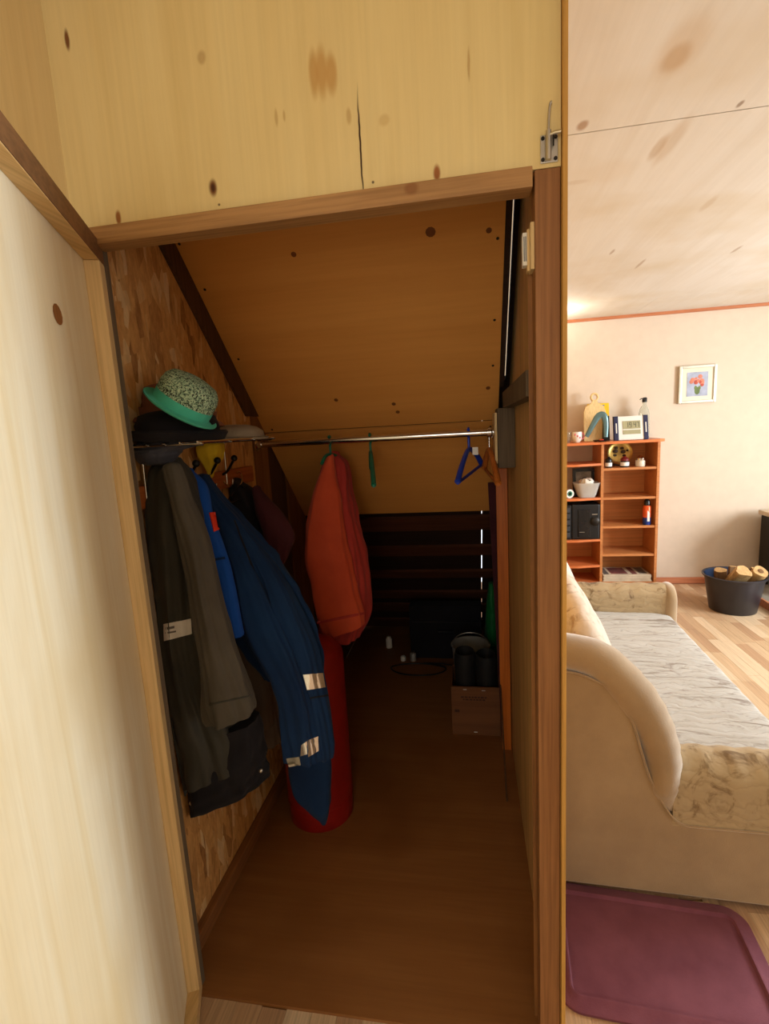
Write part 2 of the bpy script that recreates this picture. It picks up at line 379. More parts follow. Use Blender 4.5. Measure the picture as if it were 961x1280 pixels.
# ------------------------------------------------------------------ room shell
XL, XR, YR, YB = -0.79, 3.8, -1.8, 4.55          # hall wall, far side wall, rear wall, back wall
ZC, ZH = 2.26, 2.34                               # room ceiling, hall ceiling
XP = 0.18                                         # room face of the partition
floor = struct(B(XL-.1, XR+.1, YR-.1, YB+.1, -.12, -.012).build('floor', M['lam_base']), 'light oak look strip laminate floor')
# laminate strips where the photograph shows them
sw, cnt = 0.0665, 0
rnd = random.Random(5)
def strips(x0, x1, y0, y1):
    global cnt
    x = x0
    while x < x1-0.01:
        y = y0-rnd.random()*0.35
        while y < y1:
            L = rnd.choice((0.30, 0.36, 0.42, 0.48)); a, b = max(y, y0), min(y+L, y1)
            if b-a > 0.03:
                B(x+.0004, min(x+sw, x1)-.0004, a+.0004, b-.0004, -.012, rnd.choice((0, -.0003, -.0006))).build('plank', rnd.choice(M['lam']), floor, bevel=0)
                cnt += 1
            y += L
        x += sw
strips(1.02, 2.12, 2.2, 4.53)
strips(0.70, 1.02, 1.2, 1.52)
strips(0.19, 0.70, 0.98, 1.44)
strips(-0.70, 0.12, 0.86, 1.0)
rest = MB()
for (x0, x1, y0, y1) in ((XL, -.70, YR, 1.0), (-.70, .19, YR, .86), (.19, .70, YR, .98), (.70, 1.02, YR, 1.2), (1.02, XR, YR, 2.2), (2.12, XR, 2.2, 4.53), (.19, .70, 1.44, 4.53), (.70, 1.02, 1.52, 4.53), (.12, .19, .86, 1.0)):
    x = x0
    while x < x1-.005:
        rest.box(x+.0004, min(x+sw*3, x1)-.0004, y0, y1, -.012, -.0008); x += sw*3
o = rest.build('plank_field', M['lam'][1], floor); o['kind'] = 'stuff'

struct(B(XL-.1, XL, YR, 1.0, 0, ZH).build('wall_left', M['ply_left']), 'pale plywood hall wall behind the open door')
struct(B(XL-.1, XR+.1, YR-.1, YR, 0, ZH).build('wall_rear', M['wall_room']))
# side wall with two window openings
def wall_with_holes(y0, y1, holes):
    b = MB(); y = y0
    for (a, c, z0, z1) in holes:
        b.box(XR, XR+.1, y, a, 0, ZH); b.box(XR, XR+.1, a, c, 0, z0); b.box(XR, XR+.1, a, c, z1, ZH); y = c
    b.box(XR, XR+.1, y, y1, 0, ZH); return b
struct(wall_with_holes(YR, YB+.1, [(-.75, .35, .75, 1.95), (1.7, 3.0, .75, 1.95)]).build('wall_right', M['wall_room']))
for k, (a, c) in enumerate(((-.75, .35), (1.7, 3.0))):
    wb = MB()
    wb.box(XR+.02, XR+.07, a, a+.05, .75, 1.95); wb.box(XR+.02, XR+.07, c-.05, c, .75, 1.95)
    wb.box(XR+.02, XR+.07, a, c, .75, .80); wb.box(XR+.02, XR+.07, a, c, 1.90, 1.95); wb.box(XR+.02, XR+.07, (a+c)/2-.025, (a+c)/2+.025, .75, 1.95)
    struct(wb.build('window_%d' % (k+1), M['white_plastic']))
struct(B(.1, XR+.1, YB, YB+.1, 0, ZH).build('wall_back', M['wall_pink']), 'pale cream papered wall behind the bookshelf')
# ceiling: plywood sheets with open joints
ceil = struct(B(XP+.001, XR+.1, YR-.1, YB+.1, ZC+.012, ZC+.06).build('ceiling', M['dark_wood']), 'pale plywood sheet ceiling')
ys = [YR, .16, 1.68, 3.995, 4.45, YB]
for i in range(len(ys)-1):
    xs = [XP, 1.335, 2.6, XR] if i in (2, 3) else ([XP, 1.9, XR] if i != 2 else [XP, XR])
    if i == 2: xs = [XP, 2.45, XR]
    for j in range(len(xs)-1):
        B(xs[j]+.001, xs[j+1]-.001, ys[i]+(.0025 if i == 2 else .0012), ys[i+1]-(.0025 if i == 1 else .0012), ZC, ZC+.012).build('plywood_sheet', M['ply_ceiling'], ceil)
struct(B(XL-.1, XP, YR-.1, 1.32, ZH, ZH+.05).build('ceiling', M['ply_left']), 'plywood ceiling over the hall')
struct(B(XP, XP+.02, YR, 1.0, ZC, ZH+.02).build('trim_3', M['ply_left']))
struct(B(XP, XR, YB-.022, YB, ZC-.022, ZC).build('trim_1', M['trim_red']), 'thin reddish wood strip under the ceiling')
struct(B(1.48, XR, YB-.016, YB, 0, .055).build('baseboard_back', M['skirt'], bevel=.003), 'reddish skirting board along the pale wall')

# front partition: header sheet, lintel, post
struct(B(XL, .171, 1.0, 1.012, 1.886, ZH).build('wall_front', M['ply_header']), 'yellowish plywood sheet over the closet opening')
struct(B(-.765, .122, .985, 1.03, 1.853, 1.8865).build('trim_2', M['pine_lintel'], bevel=.002), 'pine lintel across the closet opening')
struct(B(.127, .1705, 1.0, 1.045, 0, 1.885).build('trim_4', M['pine_post'], bevel=.0015), 'brown post at the edge of the partition')
struct(B(-.80, -.745, 1.0, 1.035, 0, 1.886).build('trim_5', M['grey_wood'], bevel=.0015), 'narrow grey jamb beside the door hinge')

# closet: left wall, partition, slope, deck
def zs(y, c): return c-y
CS, CD = 3.44, 3.56
struct(MB().prism([(-.82, 1.0, 0), (-.82, 1.84, 0), (-.82, 1.84, zs(1.84, CD)), (-.82, 1.22, ZH), (-.82, 1.0, ZH)], (-.03, 0, 0)).build('wall_closet', M['osb']), 'strand board wall with coats along it')
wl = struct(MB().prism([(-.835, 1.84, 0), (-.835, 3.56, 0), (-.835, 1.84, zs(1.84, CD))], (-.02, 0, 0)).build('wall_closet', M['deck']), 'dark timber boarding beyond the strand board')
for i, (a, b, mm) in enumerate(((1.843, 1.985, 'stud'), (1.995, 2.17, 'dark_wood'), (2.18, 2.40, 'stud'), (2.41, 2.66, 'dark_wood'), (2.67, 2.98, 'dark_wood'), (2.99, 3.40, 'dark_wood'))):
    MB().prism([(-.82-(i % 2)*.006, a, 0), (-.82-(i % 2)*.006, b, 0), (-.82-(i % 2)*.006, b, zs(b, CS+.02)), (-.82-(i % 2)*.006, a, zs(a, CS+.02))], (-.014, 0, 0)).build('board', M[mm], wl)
# dark strip against the strand board, following the slope
struct(MB().prism([(-.82, 1.09, ZH), (-.82, 1.0, ZH), (-.82, 1.80, 1.53), (-.82, 1.90, 1.53)], (.012, 0, 0)).build('trim_6', M['dark_wood']), 'dark strip running down the strand board wall')
struct(B(-.82, -.795, 1.04, 1.95, 0.0085, .06).build('baseboard_left', M['baseb'], bevel=.003), 'wooden skirting batten under the coats')
part = struct(MB().prism([(.155, 1.045, 0), (.155, YB, 0), (.155, YB, ZH+.02), (.155, 1.012, ZH+.02), (.155, 1.012, 1.886), (.155, 1.045, 1.886)], (.016, 0, 0)).build('wall_partition', M['ply_wall']), 'brown plywood inner face of the partition')
struct(B(.172, XP, .985, YB, 0, ZH+.02).build('wall_partition', M['ply_edge']), 'plywood sheet edge beside the post')
struct(MB().prism([(.120, 1.055, 0), (.155, 1.055, 0), (.155, 1.10, 0), (.142, 1.10, 0)], (0, 0, 1.80)).build('trim_7', M['stud']), 'narrow stop batten behind the post')
struct(B(-.82, .155, 1.0, 3.45, -.012, .008).build('floor', M['ply_floor']), 'stained plywood floor of the closet')
# sloping ceiling of the closet: two sheets
slope = bpy.data.objects.new('ceiling_slope', None); COL.objects.link(slope); struct(slope, 'orange toned plywood slope over the closet')
sd = Vector((0, 1, -1)).normalized(); sn = Vector((0, 1, 1)).normalized()
def slope_sheet(ya, yb, x0, x1, c, th, name, mat, par, bevel=0):
    L = (yb-ya)*math.sqrt(2)
    return MB().obox((x0, ya, c-ya), (x1-x0, 0, 0), sd*L, sn*th).build(name, mat, par, bevel=bevel)
slope_sheet(1.03, 1.974, -.82, .111, CS, .01, 'plywood_sheet', M['ply_slope'], slope)
slope_sheet(1.977, 2.385, -.82, .111, CS-.006, .01, 'plywood_sheet', M['ply_slope'], slope)
for (px, py) in ((367, 318), (538, 290), (611, 288), (420, 500), (492, 505), (497, 515), (610, 485)):
    p = at_slope(px, py, CS)
    MB().lathe([(.004, 0), (.014 if px in (538,) else .008, .0008)], p-sn*.0009, 10, sn).build('knot', M['knot'], slope)
for (px, py) in ((622, 298), (618, 400), (616, 457), (256, 362), (298, 449), (224, 305), (613, 533), (340, 537)):
    p = at_slope(px, py, CS if py < 520 else CS-.006)
    MB().lathe([(.0035, 0), (.0045, .0015)], p-sn*.0017, 8, sn).build('screw', M['dark_metal'], slope)
struct(slope_sheet(1.02, 1.86, .112, .1275, CS-.002, .1, 'trim_8', M['deck'], None), 'dark rafter edge beside the bright gap')
# roof deck with narrow gaps that let the sky through, and battens under it
deck = bpy.data.objects.new('wall_roof', None); COL.objects.link(deck); struct(deck, 'dark roof boarding at the low end of the closet')
xg = at_slope(602, 700, CD).x
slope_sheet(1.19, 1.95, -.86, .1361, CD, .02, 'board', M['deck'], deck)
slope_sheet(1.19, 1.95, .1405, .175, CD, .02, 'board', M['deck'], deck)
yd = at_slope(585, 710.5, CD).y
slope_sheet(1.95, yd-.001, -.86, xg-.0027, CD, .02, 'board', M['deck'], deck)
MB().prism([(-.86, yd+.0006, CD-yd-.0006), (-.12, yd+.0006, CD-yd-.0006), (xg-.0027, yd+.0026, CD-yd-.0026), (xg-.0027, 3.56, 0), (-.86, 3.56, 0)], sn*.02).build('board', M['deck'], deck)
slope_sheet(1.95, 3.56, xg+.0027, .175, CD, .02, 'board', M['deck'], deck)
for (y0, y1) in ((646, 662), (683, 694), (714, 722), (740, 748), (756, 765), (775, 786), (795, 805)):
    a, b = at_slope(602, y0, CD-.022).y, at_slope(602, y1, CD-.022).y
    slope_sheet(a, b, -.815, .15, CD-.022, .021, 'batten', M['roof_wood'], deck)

# ------------------------------------------------------------------ open door leaf
e_ = Vector((.415, -.91, 0)).normalized(); n_ = Vector((e_.y*-1, e_.x, 0)); h0 = Vector((-.736, 1.0, 0))
leaf = bpy.data.objects.new('door_1', None); COL.objects.link(leaf); leaf.location = h0; struct(leaf, 'open plywood closet door with a pine frame')
def lbox(s0, s1, o0, o1, z0, z1): return MB().obox(h0+e_*s0+n_*o0+Vector((0, 0, z0)), e_*(s1-s0), n_*(o1-o0), (0, 0, z1-z0))
lk = [(at(72, 395, Y=.8), .010, .022)]
lbox(-.02, .84, -.04, -.03, .01, 1.862).build('panel', M['ply_leaf'], leaf)
lbox(-.02, .02, -.03, 0, .046, 1.822).build('stile', M['pine_pale'], leaf, bevel=.0015)
lbox(.80, .84, -.03, 0, .046, 1.822).build('stile', M['pine_pale'], leaf, bevel=.0015)
lbox(-.02, .84, -.03, -.001, 1.8225, 1.864).build('rail', M['pine_pale_y'], leaf, bevel=.0015)
lbox(-.02, .84, -.001, .0005, 1.824, 1.864).build('rail_face', M['pine_dark_y'], leaf)
lbox(-.02, .84, -.03, 0, .006, .0455).build('rail', M['pine_pale_y'], leaf, bevel=.0015)
# knot on the door panel
def leaf_pt(px, py, off):
    d = fwd*CAM_F + rgt*(px-480.5) - upv*(py-640); t = (n_.dot(h0-EYE)+off)/n_.dot(d); return EYE+d*t
p = leaf_pt(72, 393, -.0298)
k = MB(); ring = [p+e_*(.022*math.cos(a))+Vector((0, 0, .017*math.sin(a)))+n_*.0004 for a in [2*PI*j/12 for j in range(12)]]
k.add(ring+[p+n_*.0006], [(j, (j+1) % 12, 12) for j in range(12)]); k.build('knot', M['stud'], leaf)

# ------------------------------------------------------------------ sofa
sofa = thing('sofa', 'beige velvet sofa with printed seat, seen from its end behind the partition', 'sofa', (.235, 1.435, 0), math.radians(-2.2))
pan = [(0, .02), (.86, .02), (.86, .268), (.42, .262), (.338, .262), (.30, .32), (.262, .40), (.236, .485), (.212, .572), (.18, .63), (.142, .683), (.09, .715), (.03, .73), (0, .73)]
MB().prism([(x, 0, z) for x, z in pan], (0, .045, 0)).build('side_panel', M['velvet'], sofa, local=True, bevel=.006)
pan2 = [(0, .0, .02), (.83, 0, .02), (.83, 0, .26), (.34, 0, .26), (.2, 0, .6), (0, 0, .73)]
MB().prism([(x, 1.60, z) for x, y, z in pan2], (0, .045, 0)).build('side_panel', M['velvet'], sofa, local=True, bevel=.006)
B(.01, .80, .045, 1.60, .03, .25).build('base', M['velvet'], sofa, local=True, bevel=.008)
# plump trim roll running down the end of the backrest
mid = [(-.01, .772), (.04, .772), (.13, .742), (.215, .645), (.272, .55), (.300, .45), (.303, .365), (.320, .292)]
rad = [.050, .051, .056, .064, .058, .054, .049, .026]
pth = crom([Vector((x, .04, z)) for x, z in mid], 6); rr = []
for i in range(len(pth)):
    t = i/6; a = int(min(t, len(rad)-2)); f = min(t-a, 1); rr.append(rad[a]*(1-f)+rad[a+1]*f)
rings = []
for i, p in enumerate(pth):
    t = (pth[min(i+1, len(pth)-1)]-pth[max(i-1, 0)]).normalized(); u = Vector((-t.z, 0, t.x)); q = rr[i]
    puck = 1+.05*math.sin(i*2.1)*(i/len(pth))
    rings.append([p+u*(math.cos(a)*q*puck)+Vector((0, 1, 0))*(math.sin(a)*min(.058, q*1.15)) for a in [2*PI*j/24 for j in range(24)]])
roll = MB().loft(rings).build('trim_roll', M['velvet'], sofa, local=True, smooth=True)
# piping seam along the foot of the roll
seam = crom([Vector((x, -.003, z)) for x, z in [(0, .727), (.06, .722), (.142, .683), (.18, .63), (.212, .572), (.236, .485), (.262, .40), (.30, .32), (.345, .266), (.42, .260), (.6, .262), (.86, .268)]], 5)
MB().tube(seam, .0032, 6).build('piping', M['velvet'], sofa, local=True, smooth=True)
def bolster(y0, y1, x0, x1, z0, z1, name, mat):
    prof = []
    for j in range(13):
        a = PI*j/12; prof.append(((y0+y1)/2-(y1-y0)/2*math.cos(a), z1-.07+.07*math.sin(a)))
    prof += [(y1, z0), (y0, z0)]
    b = MB(); rings = []; N = 24
    for i in range(N+1):
        x = x0+(x1-x0)*i/N; w_ = .003*math.sin(i*1.7)
        rings.append([Vector((x, (y0+y1)/2+(y-(y0+y1)/2)*(1+w_*3), z+(w_ if z > z0+.02 else 0))) for y, z in prof])
    return b.loft(rings).build(name, mat, sofa, local=True, smooth=True)
bolster(.0, .165, .325, .82, .255, .452, 'armrest', M['print_arm'])
bolster(1.49, 1.635, .10, .775, .24, .505, 'armrest', M['print_arm'])
for (y0, y1, x, zt) in ((.0, .165, .84, .452), (1.485, 1.645, .795, .500)):
    # padded facing on the front end of each armrest
    rings = []
    for i in range(9):
        a = PI*i/8; k_ = .55+.45*math.sin(a); xx = x-.03*math.cos(a); yc = (y0+y1)/2; hw = (y1-y0)/2+.008; ht = zt+.008-.02*(1-math.sin(a))
        r_ = []
        for j in range(17):
            b_ = PI*j/16; r_.append(Vector((xx, yc-hw*(.85+.15*math.sin(a))*math.cos(b_), ht-.075+.075*math.sin(b_))))
        r_ += [Vector((xx, yc+hw*(.85+.15*math.sin(a)), .03)), Vector((xx, yc-hw*(.85+.15*math.sin(a)), .03))]
        rings.append(r_)
    MB().loft(rings).build('arm_facing', M['velvet'], sofa, local=True, smooth=True)
# seat: one long soft mattress with ripples across
rings = []; N = 90
for i in range(N+1):
    y = .15+1.35*i/N
    rip = .0035*math.sin(y*46+.6*math.sin(y*9))+.0025*math.sin(y*83)
    r_ = [Vector((.10, y, .23)), Vector((.10, y, .345+rip))]
    for j in range(1, 12):
        x = .10+.68*j/12; r_.append(Vector((x, y, .35+rip*math.sin(1.3*j+y*3)*.8+rip*.4+.006*math.sin(PI*j/12))))
    for j in range(7):
        a = PI/2*j/6; r_.append(Vector((.765+.035*math.sin(a), y, .312+.035*math.cos(a)+rip*.5*math.cos(a))))
    r_.append(Vector((.80, y, .23))); rings.append(r_)
MB().loft(rings).build('seat', M['print_seat'], sofa, local=True, smooth=True)
# two plump back cushions
def back_cushion(y0, y1):
    prof = crom([Vector((.02, 0, .36)), Vector((.02, 0, .70)), Vector((.055, 0, .83)), Vector((.11, 0, .85)), Vector((.165, 0, .79)), Vector((.215, 0, .68)), Vector((.26, 0, .55)), Vector((.285, 0, .44)), Vector((.27, 0, .36))], 4)
    cx, cz = .13, .56; rings = []; N = 22
    for i in range(N+1):
        t = 2*i/N-1; k_ = (1-abs(t)**5)**.5*.45+.55; y = y0+(y1-y0)*i/N
        rings.append([Vector((cx+(p.x-cx)*k_, y, cz+(p.z-cz)*(.35+.65*k_)+.004*math.sin(9*p.z+i))) for p in prof])
    return MB().loft(rings).build('back_cushion', M['print_back'], sofa, local=True, smooth=True)
back_cushion(.07, .78); back_cushion(.79, 1.50)
for (x, y) in ((.06, .06), (.75, .06), (.06, 1.56), (.75, 1.56)):
    MB().lathe([(.02, 0), (.025, .035)], (x, y, 0), 12).build('foot', M['black'], sofa, local=True)

# plum mat in front of the sofa end
def rrect(x0, x1, y0, y1, r, z, n=8):
    pts = []
    for cx, cy, a0 in ((x1-r, y1-r, 0), (x0+r, y1-r, 90), (x0+r, y0+r, 180), (x1-r, y0+r, 270)):
        for j in range(n+1):
            a = math.radians(a0+90*j/n); pts.append(Vector((cx+r*math.cos(a), cy+r*math.sin(a), z)))
    return pts
def mr_(d, z): return rrect(.19+d, .735-d, 1.06+d, 1.43-d, max(.012, .06-d), z)
mat_o = MB().loft([mr_(0, .0005), mr_(0, .007), mr_(.006, .010), mr_(.026, .011), mr_(.031, .016), mr_(.037, .016), mr_(.042, .007), mr_(.06, .009)]).build('bath_mat', M['mat'], origin=(.47, 1.2, 0), smooth=True)
mat_o.rotation_euler.z = math.radians(-4)
tag(mat_o, 'plum coloured mat with raised rim on the floor before the sofa', 'mat')

# ------------------------------------------------------------------ bookshelf and what stands on it
YS, YW = 4.25, 4.545
bs = thing('bookshelf', 'cherry coloured open bookshelf against the pale back wall', 'bookshelf', (1.0, 4.4, 0))
B(1.455, 1.475, YS, YW, 0, 1.243).build('side_panel', M['shelf_wood'], bs, bevel=.001)
B(1.038, 1.058, YS, YW, 0, 1.243).build('divider', M['shelf_wood'], bs, bevel=.001)
B(.55, .57, YS, YW, 0, 1.243).build('side_panel', M['shelf_wood'], bs, bevel=.001)
B(1.058, 1.455, YW-.006, YW, .06, 1.243).build('back_panel', M['shelf_back'], bs)
B(.57, 1.038, YW-.006, YW, .03, .46).build('back_panel', M['shelf_back'], bs)
MB().prism([(.53, YS-.03, 1.243), (1.46, YS-.03, 1.243), (1.515, YS+.03, 1.243), (1.515, YW, 1.243), (.53, YW, 1.243)], (0, 0, .021)).build('top_board', M['shelf_edge'], bs, bevel=.002)
for z in (1.031, .795, .559, .325, .09):
    B(1.058, 1.455, YS+.005, YW-.006, z, z+.018).build('shelf', M['shelf_wood'], bs, bevel=.001)
for z in (1.075, .798, .455, .236, .09):
    MB().prism([(.57, YS-.035, z), (.86, YS-.035, z), (1.038, YS+.0, z), (1.038, YW, z), (.57, YW, z)], (0, 0, .018)).build('shelf', M['shelf_edge'], bs, bevel=.001)
B(1.06, 1.455, YS+.02, YS+.035, 0, .09).build('plinth', M['shelf_wood'], bs)
ZT = 1.2645
# glass tumbler and pink cup
x = at(709, 547, Y=4.33).x
t = MB().lathe([(.026, 0), (.034, .05), (.036, .085), (.033, .085), (.029, .045), (.022, .006)], (x-.005, 4.33, ZT), 20, caps=(True, True)).build('glass_tumbler', M['glass'], origin=(x, 4.33, ZT), smooth=True)
tag(t, 'cut glass tumbler on the bookshelf top beside the pink cup', 'glass')
x = at(721, 547, Y=4.32).x
t = thing('teacup', 'small white cup with pink pattern on the bookshelf top', 'cup', (x, 4.32, ZT))
MB().lathe([(.022, 0), (.034, .02), (.038, .05), (.036, .085), (.033, .085), (.034, .05), (.02, .012)], (x, 4.32, ZT), 20).build('cup_body', M['white_plastic'], t, smooth=True)
M['pink'] = plain('pink glaze', (236, 130, 140), 0.3)
MB().tube([Vector((x+.034+.022*math.sin(a), 4.32, ZT+.05+.024*math.cos(a))) for a in [PI*j/8 for j in range(9)]], .005, 8).build('handle', M['pink'], t, smooth=True)
for j in range(3):
    a = -1.1-.5*j
    MB().ball((x+.037*math.cos(a), 4.32+.037*math.sin(a), ZT+.04+.012*j), .008, .004, .009, 8, 5).build('flower_print', M['pink'], t, smooth=True)
# cutting board leaning on the wall, with a yellow book behind it
bx0, bx1 = at(729, 550, Y=4.40).x, at(759, 550, Y=4.40).x; cxb = (bx0+bx1)/2
cb = thing('cutting_board', 'pale wooden cutting board with ring handle leaning on the back wall', 'cutting board', (cxb, 4.38, ZT))
def lean(x, s, off=0, y0=4.37, k=.19):  # a point on a board leaning back against the wall
    return Vector((x, y0+s*k+off, ZT+.001+s*math.sqrt(1-k*k)-off*k))
hw = (bx1-bx0)/2
out = [(-hw, 0), (hw, 0), (hw*.88, .24), (hw*.72, .285), (.03, .31), (.016, .335), (-.016, .335), (-.03, .31), (-hw*.78, .285), (-hw*.95, .24)]
MB().prism([lean(cxb+a, s) for a, s in out], (0, .014, .003)).build('board', M['pine_pale'], cb, bevel=.002)
MB().tube([lean(cxb+.026*math.cos(a), .362+.030*math.sin(a), .007) for a in [2*PI*j/16 for j in range(16)]], .0095, 8, closed=True).build('ring_handle', M['pine_pale'], cb, smooth=True)
M['yellow_book'] = plain('yellow cover', (240, 196, 30), 0.4)
yb = thing('picture_book', 'tall thin yellow book standing behind the cutting board', 'book', (cxb+.03, 4.45, ZT))
x0, x1 = at(735, 548, Y=4.46).x, at(762, 548, Y=4.46).x
MB().prism([(x0, 4.450, ZT), (x1, 4.450, ZT), (x1, 4.505, ZT+.305), (x0, 4.505, ZT+.305)], (0, .014, .002)).build('cover', M['yellow_book'], yb, bevel=.001)
M['blue_print'] = plain('blue print', (70, 96, 170), 0.5)
MB().prism([(x1-.07, 4.4984, ZT+.265), (x1-.035, 4.4984, ZT+.265), (x1-.035, 4.5024, ZT+.292), (x1-.07, 4.5024, ZT+.292)], (0, .002, .0)).build('cover_print', M['blue_print'], yb)
MB().prism([(x0+.02, 4.4984, ZT+.262), (x0+.06, 4.4984, ZT+.262), (x0+.06, 4.5024, ZT+.290), (x0+.02, 4.5024, ZT+.290)], (0, .002, .0)).build('cover_print', M['blue_print'], yb)
# teal boomerang shaped tool and dark holder
M['teal'] = plain('teal grey steel', (96, 122, 124), 0.25, 0.5)
arc = crom([at(733, 546, Y=4.30), at(741, 531, Y=4.30), at(748, 520, Y=4.30), at(754.5, 519.5, Y=4.30), at(757, 530, Y=4.30), at(757, 546.5, Y=4.30)], 6)
for p in arc: p.z = max(p.z, ZT+.012)
tl = thing('curved_knife', 'teal grey curved blade standing like an arch before the cutting board', 'tool', (arc[0].x, 4.30, ZT))
rr = [.012+.013*math.sin(PI*i/(len(arc)-1)) for i in range(len(arc))]
rings = []
for i, p in enumerate(arc):
    tv = (arc[min(i+1, len(arc)-1)]-arc[max(i-1, 0)]).normalized(); u = Vector((-tv.z, 0, tv.x)); q = .016+.010*math.sin(PI*i/(len(arc)-1))
    rings.append([p+u*(q*math.cos(a))+Vector((0, .007*math.sin(a), 0)) for a in [2*PI*j/12 for j in range(12)]])
MB().loft(rings).build('blade', M['teal'], tl, smooth=True)
x0, x1 = at(753, 546, Y=4.335).x, at(762, 546, Y=4.335).x
kb = MB().prism([(x0, 4.325, ZT), (x1, 4.325, ZT), (x1, 4.355, ZT+.2), (x0+.01, 4.355, ZT+.19)], (0, .03, 0)).build('knife_sheath', M['black'], origin=(x0, 4.33, ZT), bevel=.004)
tag(kb, 'upright black sheath beside the teal curved blade', 'sheath')
tr = thing('ashtray', 'flat black tray on the bookshelf top under the curved blade', 'tray', (at(752, 550, Y=4.25).x, 4.255, ZT))
c = tr.location
MB().lathe([(.055, 0), (.068, .014), (.065, .014), (.052, .004)], c, 20).build('dish', M['black_gloss'], tr, smooth=True)
MB().ball(c+Vector((0, 0, .012)), .018, .012, .008, 10, 6).build('pebble', M['red_tag'], tr, smooth=True)
# digital clock
xa, xb = at(768, 549, Y=4.27).x, at(810.5, 549, Y=4.27).x
ck = thing('digital_clock', 'silver digital clock with dark blue ends on the bookshelf top', 'clock', ((xa+xb)/2, 4.28, ZT))
W = xb-xa; Hk = .185; tilt = .05
def ckp(u, v, off=0): return Vector((xa+W*u, 4.265+v*Hk*.22+off, ZT+.003+v*Hk))
def ckquad(u0, u1, v0, v1, off, th, name, mat, bevel=0):
    return MB().prism([ckp(u0, v0, off), ckp(u1, v0, off), ckp(u1, v1, off), ckp(u0, v1, off)], (0, th, 0)).build(name, mat, ck, bevel=bevel)
M['navy'] = plain('navy plastic', (34, 36, 70), 0.35); M['silver'] = plain('silver plastic', (228, 224, 216), 0.35, var=.02); M['lcd'] = plain('grey green display', (164, 158, 122), 0.25, var=.04); M['lcd_ink'] = plain('display ink', (64, 62, 50), 0.5)
ckquad(.0, 1, 0, 1, .006, .03, 'case', M['silver'], .003)
ckquad(-.005, .13, -.01, 1.02, 0, .034, 'end_cap', M['navy'], .003); ckquad(.87, 1.005, -.01, 1.02, 0, .034, 'end_cap', M['navy'], .003)
ckquad(.05, .08, .3, .72, -.002, .003, 'button_strip', M['silver']); ckquad(.92, .95, .3, .72, -.002, .003, 'button_strip', M['silver'])
ckquad(.26, .78, .46, .80, .003, .004, 'display', M['lcd']); ckquad(.26, .78, .24, .42, .003, .004, 'display', M['lcd'])
def seg(u, v, dig, s=1.0):
    segs = {'1': 'bc', '4': 'fgbc', '7': 'abc', '9': 'abcdfg'}[dig]; b = MB(); w_, h_ = .07*s, .22*s; t_ = .016
    R_ = {'a': (0, w_, h_-.02, h_), 'd': (0, w_, 0, .02), 'g': (0, w_, h_/2-.01, h_/2+.01), 'b': (w_-t_, w_, h_/2, h_), 'c': (w_-t_, w_, 0, h_/2), 'f': (0, t_, h_/2, h_), 'e': (0, t_, 0, h_/2)}
    for q in segs:
        a0, a1, b0, b1 = R_[q]; b.prism([ckp(u+a0, v+b0, .0022), ckp(u+a1, v+b0, .0022), ckp(u+a1, v+b1, .0022), ckp(u+a0, v+b1, .0022)], (0, .001, 0))
    return b.build('digit', M['lcd_ink'], ck)
for u, dg in ((.37, '1'), (.47, '9'), (.60, '4'), (.69, '7')): seg(u-.02, .52, dg)
# glass bottle behind the clock
xg_ = at(805, 520, Y=4.44).x
bt = thing('glass_bottle', 'clear glass bottle with black cap behind the digital clock', 'bottle', (xg_, 4.44, ZT))
MB().lathe([(.038, 0), (.042, .01), (.042, .20), (.034, .24), (.016, .27), (.015, .30), (.012, .30), (.013, .27), (.031, .238), (.039, .198), (.039, .008)], (xg_, 4.44, ZT), 24).build('bottle_body', M['glass'], bt, smooth=True)
MB().lathe([(.018, .292), (.018, .325), (.012, .33)], (xg_, 4.44, ZT), 16).build('cap', M['black'], bt, smooth=True)
MB().tube([(xg_-.012, 4.43, ZT+.318), (xg_-.03, 4.425, ZT+.322), (xg_-.04, 4.425, ZT+.312)], .004, 8).build('spout', M['black'], bt, smooth=True)

# third compartment row etc. of the tall side: plate and three jars
Z1 = 1.0495
xp = at(775, 568, Y=4.46).x
M['gold'] = plain('gilded plate', (206, 176, 98), 0.3, 0.7, var=.2); M['gold_dark'] = plain('dark relief', (60, 44, 26), 0.5)
pt = thing('souvenir_plate', 'round gilded plate with dark relief standing behind the jars', 'plate', (xp, 4.47, Z1))
ax = Vector((0, -1, .22)).normalized(); pc = Vector((xp, 4.475, Z1+.103))
MB().lathe([(.004, .0), (.07, .002), (.088, .006), (.098, .014), (.096, .006), (.066, -.006), (.004, -.008)], pc, 32, ax).build('disc', M['gold'], pt, smooth=True)
for (a, b_, r_) in ((-.028, .045, .015), (-.034, .016, .021), (-.038, -.018, .016), (.018, .040, .014), (.026, .010, .020), (.034, -.024, .017), (-.004, -.052, .013), (.058, .02, .010)):
    MB().ball(pc+ax*.004+Vector((a, 0, b_)), r_, .005, r_*.8, 10, 6).build('relief', M['gold_dark'], pt, smooth=True)
B(xp-.05, xp+.05, 4.44, 4.50, Z1, Z1+.012).build('stand', M['gold_dark'], pt, bevel=.003)
M['dark_red'] = plain('dark red lid', (120, 34, 34), 0.35); M['cream_jar'] = plain('cream pot', (222, 212, 190), 0.3)
